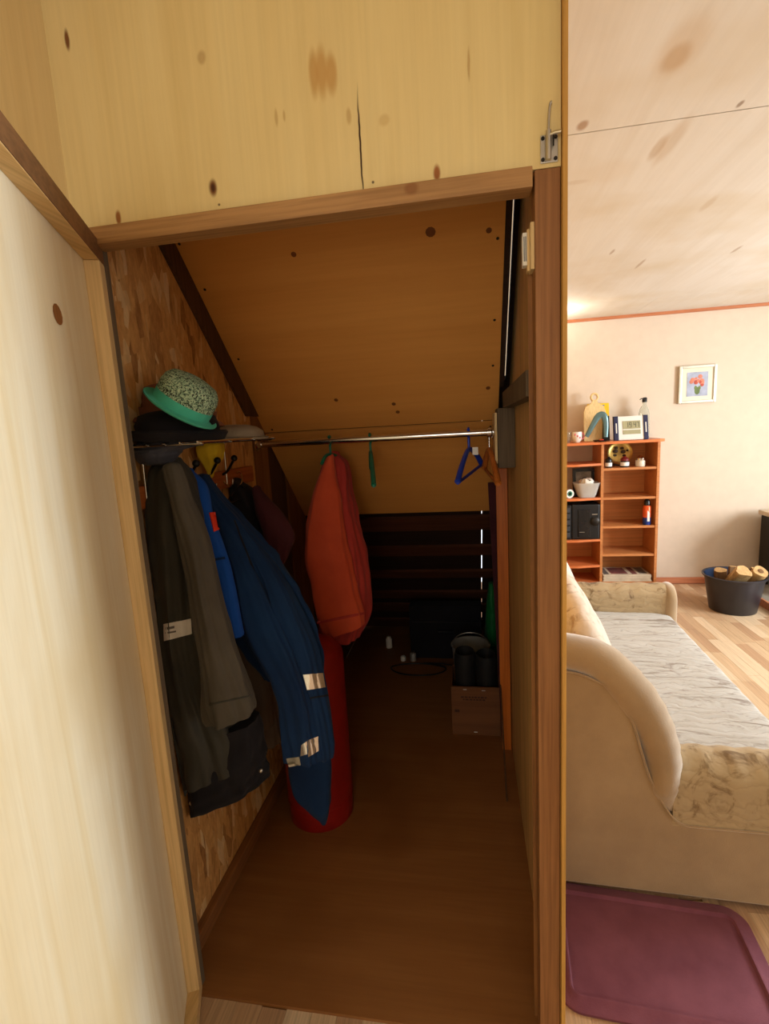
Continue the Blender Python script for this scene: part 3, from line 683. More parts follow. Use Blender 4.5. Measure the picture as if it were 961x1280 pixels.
for (px, lidm, lab, wd) in ((760.5, 'black_gloss', 'small jar with white label and black lid on the bookshelf', .026), (780.5, 'dark_red', 'small jar with white label and dark red lid on the bookshelf', .033), (800, 'chrome', 'low cream pot with shiny metal lid on the bookshelf', .036)):
    xx = at(px, 582, Y=4.33).x
    j = thing('small_jar', lab, 'jar', (xx, 4.33, Z1), 0, 'small jars before the gilded plate')
    MB().lathe([(wd*.92, 0), (wd, .006), (wd, .042), (wd*.9, .05)], (xx, 4.33, Z1), 20).build('jar_body', M['cream_jar'] if lidm == 'chrome' else M['dark_metal'], j, smooth=True)
    if lidm != 'chrome': MB().lathe([(wd*1.02, .010), (wd*1.02, .040)], (xx, 4.33, Z1), 20, caps=(False, False)).build('paper_label', M['white_plastic'], j, smooth=True)
    MB().lathe([(wd*.95, .05), (wd*.98, .066), (wd*.5, .078), (wd*.2, .088)], (xx, 4.33, Z1), 20).build('lid', M[lidm], j, smooth=True)
# spray can
Z3 = .5775; xx = at(808, 655, Y=4.30).x
M['can_orange'] = plain('orange red can', (226, 92, 40), 0.3, 0.2); M['can_blue'] = plain('blue can', (36, 62, 140), 0.3, 0.2)
sc_ = thing('spray_can', 'orange and blue spray can with black cap on a bookshelf shelf', 'spray can', (xx, 4.30, Z3))
MB().lathe([(.029, 0), (.031, .004), (.031, .06)], (xx, 4.30, Z3), 20).build('can_foot', M['can_blue'], sc_, smooth=True)
MB().lathe([(.031, .06), (.031, .145), (.022, .16)], (xx, 4.30, Z3), 20).build('can_body', M['can_orange'], sc_, smooth=True)
MB().lathe([(.024, .158), (.024, .19), (.016, .205), (.012, .208)], (xx, 4.30, Z3), 20).build('cap', M['black_gloss'], sc_, smooth=True)
MB().prism([(xx-.006, 4.2685, Z3+.03), (xx+.012, 4.2685, Z3+.03), (xx+.012, 4.2685, Z3+.1), (xx-.006, 4.2685, Z3+.12)], (0, .002, 0)).build('label_stripe', M['white_plastic'], sc_)
# newspapers in a low box at the bottom
Z5 = .1085
M['newsprint'] = plain('newsprint', (206, 190, 166), 0.8, var=.1); M['news_pic'] = plain('printed photo', (126, 74, 70), 0.7, var=.3); M['news_grey'] = plain('grey print', (112, 104, 98), 0.8, var=.3)
nb = thing('newspaper_stack', 'stack of folded newspapers on the lowest shelf of the bookshelf', 'newspapers', (1.25, 4.4, Z5))
for k in range(5):
    B(1.068+.004*(k % 2), 1.442-.003*(k % 3), YS+.008+.003*(k % 2), 4.5, Z5+.0115*k, Z5+.0115*k+.0108).build('newspaper', M['newsprint'], nb, bevel=.002)
zt5 = Z5+.0575
for (a, b_, c_, d_, mm) in ((1.14, 1.27, 4.29, 4.47, 'news_pic'), (1.08, 1.12, 4.28, 4.46, 'news_grey'), (1.30, 1.34, 4.28, 4.48, 'news_pic'), (1.36, 1.42, 4.30, 4.47, 'news_grey')):
    B(a, b_, c_, d_, zt5-.0010, zt5+.0002).build('print', M[mm], nb)

# left bay: photo frame, plastic bowl, small things, stereo
ZL = .8165
xf0, xf1 = at(716, 607, Y=4.42).x, at(743, 607, Y=4.42).x
pf = thing('photo_frame', 'small black photo frame standing behind the plastic bowl', 'photo frame', ((xf0+xf1)/2, 4.42, ZL))
def pfp(u, v, off=0): return Vector((xf0+(xf1-xf0)*u, 4.41+.03*v+off, ZL+.225*v))
fr = MB()
for (u0, u1, v0, v1) in ((0, .14, 0, 1), (.86, 1, 0, 1), (.14, .86, 0, .12), (.14, .86, .88, 1)):
    fr.prism([pfp(u0, v0), pfp(u1, v0), pfp(u1, v1), pfp(u0, v1)], (0, .016, 0))
fr.build('frame', M['black_gloss'], pf)
M['photo_grey'] = plain('grey photo', (150, 148, 140), 0.3, var=.3); M['photo_dark'] = plain('dark photo', (74, 40, 34), 0.4, var=.3)
MB().prism([pfp(.14, .12, .006), pfp(.86, .12, .006), pfp(.86, .88, .006), pfp(.14, .88, .006)], (0, .004, 0)).build('photo', M['photo_grey'], pf)
MB().ball(pfp(.55, .52, .004), .026, .003, .034, 12, 8).build('portrait', M['photo_dark'], pf, smooth=True)
xx = at(733, 616, Y=4.30).x
pb = thing('plastic_bowl', 'translucent plastic bowl with a crumpled bag inside on the bookshelf', 'bowl', (xx, 4.31, ZL))
rings = [[Vector((xx+r_*math.copysign(abs(math.cos(a))**.55, math.cos(a)), 4.31+r_*.8*math.copysign(abs(math.sin(a))**.55, math.sin(a)), ZL+z)) for a in [2*PI*j/28 for j in range(28)]] for r_, z in ((.062, 0), (.072, .02), (.10, .115), (.106, .118), (.104, .121), (.097, .115), (.069, .022), (.058, .004))]
MB().loft(rings).build('bowl', M['clear_plastic'], pb, smooth=True)
rn = random.Random(3)
bgm = MB()
vs = []
for i in range(9):
    r_ = []
    for j in range(20):
        a = 2*PI*j/20; q = .066*math.sin(PI*(i+.6)/10)**.6*(1+.25*rn.uniform(-1, 1)); r_.append(Vector((xx+q*math.cos(a), 4.31+q*.8*math.sin(a), ZL+.012+.017*i*(1+.15*rn.uniform(-1, 1)))))
    vs.append(r_)
M['bag_white'] = plain('white thin bag', (232, 224, 210), 0.4, var=.04)
bgm.loft(vs).build('plastic_bag', M['bag_white'], pb, smooth=True)
xx = at(711, 615, Y=4.29).x
tp = thing('tape_roll', 'roll of white and green tape on the bookshelf beside the plastic bowl', 'tape', (xx, 4.28, ZL))
axt = Vector((.3, -1, 0)).normalized(); tc_ = Vector((xx, 4.28, ZL+.036))
MB().lathe([(.036, -.012), (.036, .012), (.022, .012), (.022, -.012), (.036, -.012)], tc_, 24, axt, caps=(False, False)).build('tape_ring', M['white_plastic'], tp, smooth=True)
MB().lathe([(.022, -.0125), (.022, .0125), (.012, .0125), (.012, -.0125), (.022, -.0125)], tc_, 24, axt, caps=(False, False)).build('core', M['green_plastic'], tp, smooth=True)
x2 = at(719, 617, Y=4.29).x
pz = MB().lathe([(.010, 0), (.017, .01), (.017, .06), (.010, .075)], (x2-.022, 4.33, ZL+.0172), 14, (1, .3, 0)).build('penknife', M['dark_metal'], origin=(x2, 4.33, ZL), smooth=True)
tag(pz, 'small dark cylinder lying between tape roll and plastic bowl', 'tool')
ZQ = .4735
xa, xb = at(714.5, 650, Y=4.24).x, at(750, 650, Y=4.24).x
st = thing('stereo', 'black stereo unit with glossy front filling the left bay of the bookshelf', 'stereo', ((xa+xb)/2, 4.33, ZQ))
B(xa, xb, 4.245, 4.50, ZQ, ZQ+.29).build('case', M['black'], st, bevel=.012)
B(xa+.05, xb-.075, 4.240, 4.25, ZQ+.02, ZQ+.25).build('front_panel', M['black_gloss'], st, bevel=.003)
MB().lathe([(.034, 0), (.036, .012), (.030, .018)], (xb-.038, 4.246, ZQ+.15), 24, (0, -1, 0)).build('dial', M['dark_metal'], st, smooth=True)
B(xb-.062, xb-.02, 4.241, 4.247, ZQ+.205, ZQ+.211).build('trim_line', M['steel'], st); B(xa+.06, xa+.10, 4.237, 4.241, ZQ+.06, ZQ+.064).build('badge_line', M['steel'], st)
x0 = xa-.085
sp = thing('speaker', 'narrow black player with a column of square buttons beside the stereo', 'speaker', (x0+.04, 4.33, ZQ))
B(x0, xa-.004, 4.245, 4.50, ZQ, ZQ+.285).build('case', M['black'], sp, bevel=.004)
M['btn'] = plain('grey button', (58, 60, 66), 0.4)
for k in range(5): B(xa-.055, xa-.014, 4.238, 4.2455, ZQ+.02+.052*k, ZQ+.06+.052*k).build('button', M['btn'], sp, bevel=.003)

# ------------------------------------------------------------------ framed flower picture
a, b_ = at(849, 458, Y=4.53), at(894, 503, Y=4.53)
x0, x1, z0, z1 = a.x, b_.x, b_.z+.005, a.z
pic = thing('framed_picture', 'small framed painting of orange flowers on the pale back wall', 'picture', ((x0+x1)/2, 4.54, (z0+z1)/2))
M['frame_silver'] = plain('champagne frame', (206, 200, 182), 0.3, 0.6); M['matboard'] = plain('cream mat board', (226, 218, 196), 0.8, var=.02); M['paint_bg'] = plain('pale blue painted ground', (170, 176, 196), 0.7, var=.14)
for (p0, p1) in (((x0, z0), (x0+.022, z1)), ((x1-.022, z0), (x1, z1)), ((x0+.022, z0), (x1-.022, z0+.022)), ((x0+.022, z1-.022), (x1-.022, z1))):
    B(p0[0], p1[0], 4.522, 4.549, p0[1], p1[1]).build('frame_bar', M['frame_silver'], pic, bevel=.004)
B(x0+.02, x1-.02, 4.532, 4.540, z0+.02, z1-.02).build('mat_board', M['matboard'], pic)
cx, cz = (x0+x1)/2, (z0+z1)/2; pw, ph = (x1-x0)*.28, (z1-z0)*.32
B(cx-pw, cx+pw, 4.530, 4.533, cz-ph, cz+ph).build('painting', M['paint_bg'], pic)
M['petal'] = plain('orange pink paint', (216, 132, 106), 0.7, var=.15); M['petal2'] = plain('red paint', (186, 84, 66), 0.7, var=.15); M['leafp'] = plain('green paint', (104, 122, 70), 0.7, var=.2)
rn = random.Random(9)
for k in range(13):
    r_ = .010+.009*rn.random(); u, v = rn.gauss(0, .5)*pw*.75, rn.gauss(.15, .42)*ph*.62
    MB().ball((cx+u, 4.530, cz+v), r_, .0015, r_, 10, 6).build('flower', M['petal' if k % 3 else 'petal2'], pic, smooth=True)
for (u, v, r_, s_) in ((.0, -.55, .022, 1.4), (-.012, -.3, .012, 1.5), (.016, -.32, .011, 1.5), (.03, -.1, .01, 1.2)):
    MB().ball((cx+u, 4.5302, cz+v*ph), r_, .0013, r_*s_, 10, 6).build('vase' if s_ == 1.4 else 'leaf', M['leafp'], pic, smooth=True)

# ------------------------------------------------------------------ tub of firewood, stove
M['tub'] = plain('black tub plastic', (44, 42, 48), 0.32); M['tub_in'] = plain('blue black tub inside', (34, 48, 76), 0.4)
tc0 = Vector((1.89, 3.92, 0))
tub = thing('plastic_tub', 'black plastic tub holding firewood on the laminate floor', 'tub', tc0)
MB().lathe([(.142, 0), (.149, .004), (.190, .255), (.203, .258), (.205, .268), (.198, .272), (.189, .264)], tc0, 40, caps=(True, False)).build('tub_body', M['tub'], tub, smooth=True)
MB().lathe([(.1892, .265), (.145, .012), (.01, .01)], tc0, 40, caps=(False, True)).build('tub_lining', M['tub_in'], tub, smooth=True)
M['log'] = wood('pale split birch', (206, 170, 116), (160, 120, 74), 'Z', 1.5, 0.7, seed=50); M['bark'] = wood('dry bark', (132, 96, 60), (86, 60, 38), 'Z', 2.0, 0.9, seed=51)
def firewood(p0, p1, r, lab, barkm, split):
    p0, p1 = Vector(p0), Vector(p1); d = (p1-p0)
    o = thing('firewood_log', lab, 'firewood', p0, 0, 'firewood in the black tub')
    rn = random.Random(int(r*1e5)); prof = [1+.12*rn.uniform(-1, 1) for j in range(14)]
    q = Vector((0, 0, 1)).rotation_difference(d.normalized()); rings = []
    for t in (0, .02, .5, .98, 1):
        ring = []
        for j in range(14):
            a = 2*PI*j/14; rr_ = r*prof[j]*(.96 if t in (0, 1) else 1)
            v = Vector((rr_*math.cos(a), max(rr_*math.sin(a), -r*split), d.length*t)); ring.append(p0+q @ v)
        rings.append(ring)
    MB().loft(rings, (False, False)).build('bark', M[barkm], o, smooth=True)
    for k, ring in ((0, rings[0]), (1, rings[-1])):
        s_ = MB(); cen = sum(ring, Vector())/14; s_.add(ring+[cen], [(j, (j+1) % 14, 14) for j in range(14)]); s_.build('cut_end', M['log'], o)
    return o
firewood(tc0+Vector((-.03, .02, .155)), tc0+Vector((.005, -.12, .320)), .054, 'split pale log in the tub, second from the blue tub wall', 'log', .5)
firewood(tc0+Vector((.09, .03, .15)), tc0+Vector((.115, -.11, .322)), .048, 'round pale log with dark hollow end in the tub', 'log', 1.2)
MB().lathe([(.019, 0), (.017, .0015)], tc0+Vector((.1153, -.1116, .3236)), 12, Vector((.025, -.14, .195))).build('hollow', M['bark'], bpy.data.objects['firewood_log.001'], smooth=True)
firewood(tc0+Vector((-.06, .06, .10)), tc0+Vector((-.085, .02, .295)), .042, 'brown bark covered log in the tub, nearest the blue tub wall', 'bark', .8)
firewood(tc0+Vector((.03, .085, .10)), tc0+Vector((.05, .105, .295)), .038, 'dark split log standing at the back of the tub', 'bark', .4)
firewood(tc0+Vector((.11, .06, .13)), tc0+Vector((.15, .03, .300)), .024, 'thin brown stick leaning over the tub rim beside the stove', 'bark', .6)

hb = struct(B(2.13, 3.2, 3.72, YB, -.0008, .05).build('trim_9', plain('grey hearth sheet', (150, 142, 130), 0.5), bevel=.002), 'grey hearth slab under the stove')
struct(B(2.115, 2.13, 3.705, YB-.017, -.0008, .056).build('trim_10', M['skirt']), 'reddish edging of the hearth')
M['stove_iron'] = plain('black cast iron', (38, 34, 30), 0.55, 0.3, spec=.3); M['stove_top'] = plain('worn stone top', (196, 180, 158), 0.6, var=.15)
sv = thing('wood_stove', 'black iron wood stove with pale top slab at the edge of the room', 'stove', (2.5, 4.1, .05))
sx = at(948, 690, Y=4.42).x
B(sx, sx+.62, 3.95, 4.42, .17, .615).build('stove_body', M['stove_iron'], sv, bevel=.012)
B(sx-.012, sx+.64, 3.93, 4.44, .615, .65).build('top_slab', M['stove_top'], sv, bevel=.006)
for (a, b_) in ((.04, 3.99), (.56, 3.99), (.04, 4.37), (.56, 4.37)): MB().lathe([(.018, .05), (.024, .17)], (sx+a, b_, 0), 10).build('leg', M['stove_iron'], sv)
B(sx+.12, sx+.50, 3.938, 3.951, .24, .55).build('stove_door', M['stove_iron'], sv, bevel=.006)
MB().tube([(sx+.15, 3.935, .44), (sx+.15, 3.905, .44), (sx+.15, 3.905, .38), (sx+.15, 3.935, .38)], .008, 8).build('handle', M['steel'], sv, smooth=True)
B(sx-.05, sx, 4.03, 4.12, .53, .56).build('side_bracket', M['stove_iron'], sv, bevel=.004)
MB().lathe([(.012, 0), (.012, .05)], (sx-.045, 4.08, .46), 10, (1, 0, 0)).build('side_bracket', M['stove_iron'], sv)
kt = thing('iron_trivet', 'small black iron piece lying on the stove top slab', 'trivet', (sx+.13, 4.05, .65))
MB().lathe([(.05, 0), (.06, .012), (.045, .02), (.02, .03)], (sx+.13, 4.05, .65), 16).build('dish', M['black'], kt, smooth=True)

# ------------------------------------------------------------------ closet fittings
struct(B(.1195, .1545, 1.102, 1.83, 1.502, 1.556).build('trim_11', M['grey_wood'], bevel=.002), 'horizontal brace on the partition')
struct(B(.097, .1545, 1.755, 1.90, 1.30, 1.5015).build('trim_12', M['grey_wood'], bevel=.003), 'grey block under the brace')
struct(B(.088, .0965, 1.77, 1.93, 1.315, 1.487).build('trim_13', M['pine_pale'], bevel=.001), 'pale pad behind the rail flange')
YRD = 1.85; zl, zr = at(318, 556, Y=YRD).z, at(617, 540, Y=YRD).z; ZRD = (zl+zr)/2
rail = thing('clothes_rail', 'chrome clothes rail across the closet under the slope', 'clothes rail', (-.37, YRD, ZRD))
MB().tube([(-.806, YRD, ZRD), (.08, YRD, ZRD)], .0125, 20).build('rod', M['chrome'], rail, smooth=True)
for x, s in ((-.806, 1), (.0878, -1)):
    MB().lathe([(.026, 0), (.026, .004), (.018, .008), (.018, .022), (.0128, .022)], (x, YRD, ZRD), 20, (s, 0, 0)).build('flange', M['chrome'], rail, smooth=True)

# coat rack: orange hook board with wire hat shelf
rk = thing('coat_rack', 'orange hook board with black knobs and a wire hat shelf', 'coat rack', (-.80, 1.4, 1.32))
B(-.8195, -.802, 1.08, 1.785, 1.288, 1.346).build('rail_board', M['rail_wood'], rk, bevel=.003)
ZHS = 1.447
for y in (1.19, at(245, 580, X=-.746).y+.019, at(272, 578, X=-.746).y+.019, at(293, 576, X=-.746).y+.019):
    hk = MB().tube(crom([(-.802, y, 1.335), (-.785, y, 1.345), (-.765, y-.008, 1.366), (-.748, y-.018, 1.384)], 4), .0042, 8).build('hook', M['dark_metal'], rk, smooth=True)
    MB().ball((-.746, y-.019, 1.388), .0105, n=12, m_=8).build('knob', M['black'], hk, smooth=True)
    MB().tube(crom([(-.802, y, 1.312), (-.785, y, 1.298), (-.772, y, 1.302), (-.768, y, 1.318)], 4), .0032, 8).build('coat_hook', M['chrome'], hk, smooth=True)
for x in (-.80, -.755, -.71, -.665, -.62):
    MB().tube([(x, 1.09, ZHS), (x, 1.56, ZHS)], .003 if x > -.63 else .0022, 8).build('shelf_wire', M['chrome'], rk, smooth=True)
for y in (1.10, 1.25, 1.40, 1.55):
    MB().tube([(-.812, y, ZHS-.004), (-.612, y, ZHS-.004)], .0022, 8).build('cross_wire', M['chrome'], rk, smooth=True)
for y in (1.135, 1.565):
    MB().tube(crom([(-.800, y, 1.30), (-.798, y, 1.40), (-.796, y, ZHS-.012), (-.78, y, ZHS-.006), (-.63, y, ZHS-.006)], 4), .003, 8).build('bracket', M['chrome'], rk, smooth=True)

# door bolt on the header sheet, magnetic catch in the opening
pc = at(686, 186, Y=.999)
db = thing('door_bolt', 'steel slide bolt screwed to the plywood corner above the post', 'bolt', pc)
px0, px1, pz0, pz1 = at(675, 190, Y=1).x, at(697, 190, Y=1).x, at(686, 204, Y=1).z, at(686, 169, Y=1).z
B(px0, px1, .997, .9995, pz0, pz1).build('plate', M['steel'], db, bevel=.0008)
for (u, v) in ((.14, .88), (.86, .88), (.14, .12), (.86, .12)):
    MB().lathe([(.0034, 0), (.0030, .0016)], (px0+(px1-px0)*u, .997, pz0+(pz1-pz0)*v), 10, (0, -1, 0)).build('screw', M['dark_metal'], db)
xm = (px0+px1)/2-.002
MB().tube([(xm, .9925, pz0+.002), (xm, .9925, pz1+.004)], .0048, 12).build('barrel', M['steel'], db, smooth=True)
MB().tube(crom([(xm, .9925, pz1+.004), (xm+.001, .9925, pz1+.028), (xm+.003, .992, pz1+.044), (xm+.006, .991, pz1+.046)], 4), .0022, 8).build('bolt', M['steel'], db, smooth=True)
MB().tube([(xm+.002, .9915, pz1-.003), (xm+.012, .987, pz1-.003), (xm+.020, .985, pz1-.004)], .0032, 8).build('knob', M['chrome'], db, smooth=True)
MB().tube([(xm+.008, .99, pz1-.006), (xm+.008, .99, pz1-.022)], .0014, 6).build('slot', M['dark_metal'], db)
mc = thing('magnet_catch', 'white magnetic door catch on the inner side of the post', 'catch', (.12, 1.06, 1.78))
B(.1165, .1205, 1.03, 1.052, 1.728, 1.80).build('packing_strip', M['pine_pale'], mc)
B(.1205, .1268, 1.01, 1.044, 1.725, 1.805).build('packing_strip', M['pine_pale'], mc)
B(.1085, .1165, 1.03, 1.05, 1.738, 1.795).build('catch_body', M['white_plastic'], mc, bevel=.001)
for k in (0, 1): B(.1105+.003*k, .1118+.003*k, 1.0292, 1.0305, 1.745, 1.788).build('magnet_slot', M['dark_metal'], mc)

# ------------------------------------------------------------------ cloth helpers
def garment(name, rows, mat, parent, nf=7, amp=.06, seed=0, ex=.85, k=7, wall=-.805, drift=3.0, hem=True):
    """a hanging piece of cloth as a closed soft tube; rows = (pixel row, left, right, distance Y, half depth)"""
    rn = random.Random(seed); ph = [rn.uniform(0, 6.28) for _ in range(4)]
    P = []
    for row in rows:
        y, xl, xr, Yc, ry = row[:5]
        a, b = at(xl, y, Y=Yc), at(xr, y, Y=Yc); c = (a+b)/2
        P.append((c.x, c.y, c.z, (b.x-a.x)/2, ry, row[5] if len(row) > 5 else 0))
    A = crom([Vector(p[:3]) for p in P], k); R = crom([Vector((p[3], p[4], p[5])) for p in P], k)
    n = 96; rings = []; T = len(A)-1
    from mathutils import noise as mn
    sd = Vector((seed*3.7, seed*1.3, 0))
    def ring(c, rx, ry, t, z, sl=0):
        out = []
        for j in range(n):
            th = 2*PI*j/n; f = amp*(.35+.65*t)
            m_ = 1+f*(1.3*(1-2.2*abs(math.sin(nf*.5*th+ph[0]+drift*.5*t)))+.6*math.sin((nf*2+1)*th+ph[1]-drift*1.3*t)+.5*math.sin(3*th+ph[2]+5*t))+.02*math.sin(23*t+2*th+ph[3])
            q = Vector((c.x+rx*math.cos(th), c.y+ry*math.sin(th), z)); w1 = mn.noise(Vector((q.x*16, q.y*16, q.z*5+q.x*6))+sd); w2 = mn.noise(Vector((q.x*34, q.y*34, q.z*13-q.x*14))+sd)
            m_ += amp*(1.6*(.5-abs(w1))*(.4+.6*min(1, t*3))+.9*w2)
            x = c.x+rx*m_*math.copysign(abs(math.cos(th))**ex, math.cos(th)); y = c.y+ry*m_*math.copysign(abs(math.sin(th))**ex, math.sin(th))
            out.append(Vector((max(x, wall+.002*math.sin(j)), y, z+sl*(x-c.x))))
        return out
    r0 = R[0]
    for s in (.15, .55, .85): rings.append(ring(A[0], r0.x*s, r0.y*s, 0, A[0].z+.014*math.sqrt(max(0, 1-s*s))))
    for i, (c, r) in enumerate(zip(A, R)): rings.append(ring(c, r.x, r.y, i/T, c.z+.004*math.sin(6*i/T+ph[1]), r.z))
    cE, rE = A[-1], R[-1]
    if hem:
        rings.append(ring(cE, rE.x*.93, rE.y*.93, 1, cE.z-.004, rE.z)); rings.append(ring(cE, rE.x*.86, rE.y*.86, 1, cE.z+.03, rE.z)); rings.append(ring(cE, rE.x*.6, rE.y*.6, 1, cE.z+.05, rE.z))
    else:
        rings.append(ring(cE, rE.x*.6, rE.y*.6, 1, cE.z-.008))
    return MB().loft(rings).build(name, mat, parent, smooth=True)
from mathutils.bvhtree import BVHTree
def decal(name, target, quad, mat, parent, nx=10, ny=6, off=.0025, th=.0015):
    """a patch sewn onto the cloth: a grid of points laid on the surface of the target mesh, with thickness"""
    o = Vector((0, 0, 0)); q = target
    while q is not None: o += q.location; q = q.parent
    me = target.data; bv = BVHTree.FromPolygons([v.co+o for v in me.vertices], [list(p.vertices) for p in me.polygons])
    (x0, y0), (x1, y1), (x2, y2), (x3, y3) = quad; g = []; lastd = None
    for j in range(ny+1):
        for i in range(nx+1):
            u, v = i/nx, j/ny
            px = (x0*(1-u)+x1*u)*(1-v)+(x3*(1-u)+x2*u)*v; py = (y0*(1-u)+y1*u)*(1-v)+(y3*(1-u)+y2*u)*v
            d = (fwd*CAM_F+rgt*(px-480.5)-upv*(py-640)).normalized()
            hit, nn, ii, ds = bv.ray_cast(EYE, d)
            if hit is None: g.append((EYE+d*(lastd if lastd else 1.3), -d)); continue
            lastd = ds; nn = nn if nn.dot(d) < 0 else -nn
            g.append((hit, nn))
    vs = [p+n_*off for p, n_ in g]+[p-n_*.001 for p, n_ in g]; W_ = nx+1; N_ = len(g); fs = []
    for j in range(ny):
        for i in range(nx):
            a = j*W_+i; fs.append((a, a+1, a+1+W_, a+W_)); fs.append((N_+a, N_+a+W_, N_+a+1+W_, N_+a+1))
    for i in range(nx):
        fs.append((i+1, i, N_+i, N_+i+1)); a = ny*W_+i; fs.append((a, a+1, N_+a+1, N_+a))
    for j in range(ny):
        a = j*W_; fs.append((a, a+W_, N_+a+W_, N_+a)); a = j*W_+nx; fs.append((a+W_, a, N_+a, N_+a+W_))
    return MB().add(vs, fs).build(name, mat, parent, smooth=True)

# ------------------------------------------------------------------ garments on the rack
j1 = thing('work_jacket', 'long grey green jacket with a white patch, hanging beside the door jamb', 'jacket', (-.70, 1.25, .45))
b1 = garment('body', [(577, 194, 226, 1.20, .03), (592, 189, 233, 1.20, .05), (640, 187, 246, 1.20, .08), (700, 192, 256, 1.20, .085), (780, 198, 258, 1.20, .085), (860, 208, 272, 1.20, .085, .1), (920, 217, 298, 1.20, .085, .2), (962, 224, 302, 1.20, .08, .35)], M['jacket_shell'], j1, 7, .085, 1)
s1 = garment('sleeve', [(585, 204, 226, 1.12, .02), (627, 217, 240, 1.115, .03), (674, 229, 259, 1.11, .035), (730, 240, 271, 1.105, .038), (794, 250, 287, 1.10, .04, .1), (850, 257, 306, 1.10, .042, .2), (884, 261, 317, 1.10, .042, .25), (896, 263, 317, 1.10, .04, .3)], M['jacket_grey'], j1, 5, .085, 2)
l1 = garment('lining', [(905, 216, 322, 1.21, .07, .2), (950, 224, 328, 1.21, .075, .3), (978, 230, 330, 1.21, .075, .4), (992, 232, 330, 1.21, .07, .42)], M['black_cloth'], j1, 6, .05, 3)
decal('cuff_seam', s1, [(261, 880), (315, 868), (315, 870), (261, 882)], M['jacket_shell'], j1, 12, 2, .0018)
decal('patch', b1, [(205, 780), (239, 773), (240, 792), (206, 801)], M['patch'], j1)
decal('patch_print', b1, [(208, 784), (217, 782), (217, 785), (208, 787)], M['news_grey'], j1, 3, 2, .0032)
decal('patch_print', b1, [(208, 790), (219, 788), (219, 790), (208, 792)], M['news_grey'], j1, 3, 2, .0032)
for (x, y) in ((324, 967), (236, 1008)):
    p = at(x, y, Y=1.13); MB().ball(p+Vector((0, .012, 0)), .006, n=8, m_=5).build('snap_button', M['steel'], j1, smooth=True)

j2 = thing('canvas_jacket', 'brown grey canvas jacket hanging between the grey jacket and the navy coverall', 'jacket', (-.68, 1.40, .55))
garment('body', [(640, 236, 280, 1.47, .05), (720, 256, 305, 1.47, .055), (800, 280, 333, 1.47, .055), (870, 298, 350, 1.47, .055, .2), (928, 304, 360, 1.47, .05, .35)], M['jacket_brown'], j2, 6, .08, 4)
garment('sleeve', [(700, 258, 298, 1.415, .03), (790, 278, 322, 1.41, .035), (860, 290, 338, 1.41, .035), (905, 294, 342, 1.41, .035)], M['jacket_brown'], j2, 4, .06, 5)

j3 = thing('coverall', 'navy blue work coverall with silver tape bands hanging over the red cylinder', 'coverall', (-.55, 1.30, .35))
b3 = garment('body', [(598, 244, 262, 1.33, .025), (627, 254, 284, 1.33, .035), (653, 260, 307, 1.33, .04), (697, 274, 342, 1.33, .045), (736, 284, 368, 1.33, .05), (794, 296, 388, 1.33, .05), (845, 336, 399, 1.33, .045)], M['blue_dark'], j3, 7, .10, 6, hem=False)
sa = garment('sleeve', [(660, 296, 304, 1.325, .01), (720, 328, 352, 1.30, .028), (794, 352, 389, 1.285, .034), (839, 366, 401, 1.28, .036), (880, 378, 410, 1.28, .036), (922, 388, 416, 1.28, .033), (943, 396, 416, 1.28, .03)], M['blue_dark'], j3, 5, .09, 7)
sb = garment('sleeve', [(650, 270, 282, 1.32, .01), (720, 292, 322, 1.285, .025), (794, 308, 358, 1.26, .034), (855, 343, 383, 1.25, .036), (900, 351, 394, 1.25, .036), (947, 357, 402, 1.25, .034)], M['blue_dark'], j3, 5, .09, 8)
lg = garment('trouser_leg', [(880, 350, 404, 1.36, .035), (940, 360, 411, 1.36, .035), (985, 366, 413, 1.36, .035), (1010, 384, 412, 1.36, .03), (1027, 400, 409, 1.36, .012)], M['blue_dark'], j3, 3, .05, 9, hem=False)
decal('reflective_band', sa, [(379, 843), (403, 841), (406, 859), (384, 862)], M['reflect'], j3)
decal('reflective_band', sb, [(384, 925), (397, 920), (398, 938), (385, 946)], M['reflect'], j3, 8, 5)
decal('reflective_band', sb, [(377, 931), (383, 926), (384, 942), (376, 945)], M['reflect'], j3, 5, 5)
decal('reflective_band', sb, [(358, 948), (374, 946), (376, 956), (361, 959)], M['reflect_dull'], j3, 8, 4)
decal('seam', b3, [(292, 650), (294, 650), (352, 800), (349, 800)], M['black_cloth'], j3, 2, 16, .0018)
decal('cuff_seam', sa, [(384, 872), (410, 868), (410, 870), (384, 874)], M['black_cloth'], j3, 8, 2, .0018)
bs3 = garment('hood', [(591, 234, 242, 1.26, .012), (606, 238, 258, 1.255, .018), (640, 247, 265, 1.25, .02), (690, 259, 282, 1.235, .02), (723, 269, 291, 1.225, .02), (760, 276, 298, 1.22, .02), (793, 284, 304, 1.215, .018)], M['blue_bright'], j3, 3, .03, 10)
decal('red_label', bs3, [(261, 641), (269, 640), (273, 662), (267, 665)], M['red_tag'], j3, 4, 6, .004)
decal('seam', bs3, [(267, 698), (280, 696), (281, 699), (268, 701)], M['blue_dark'], j3, 6, 2, .003)

j4 = thing('dark_jacket', 'black and maroon jacket on the hook rack behind the navy coverall', 'jacket', (-.66, 1.66, .95))
garment('body', [(602, 284, 302, 1.63, .03), (622, 283, 328, 1.64, .055), (650, 288, 346, 1.64, .06), (690, 304, 354, 1.64, .06), (706, 318, 350, 1.64, .05)], M['black_cloth'], j4, 5, .07, 11)
garment('sleeve', [(612, 316, 326, 1.575, .02), (640, 321, 352, 1.565, .03), (668, 329, 367, 1.56, .034), (692, 334, 362, 1.56, .034), (706, 338, 354, 1.56, .025)], M['maroon'], j4, 4, .06, 12, hem=False)

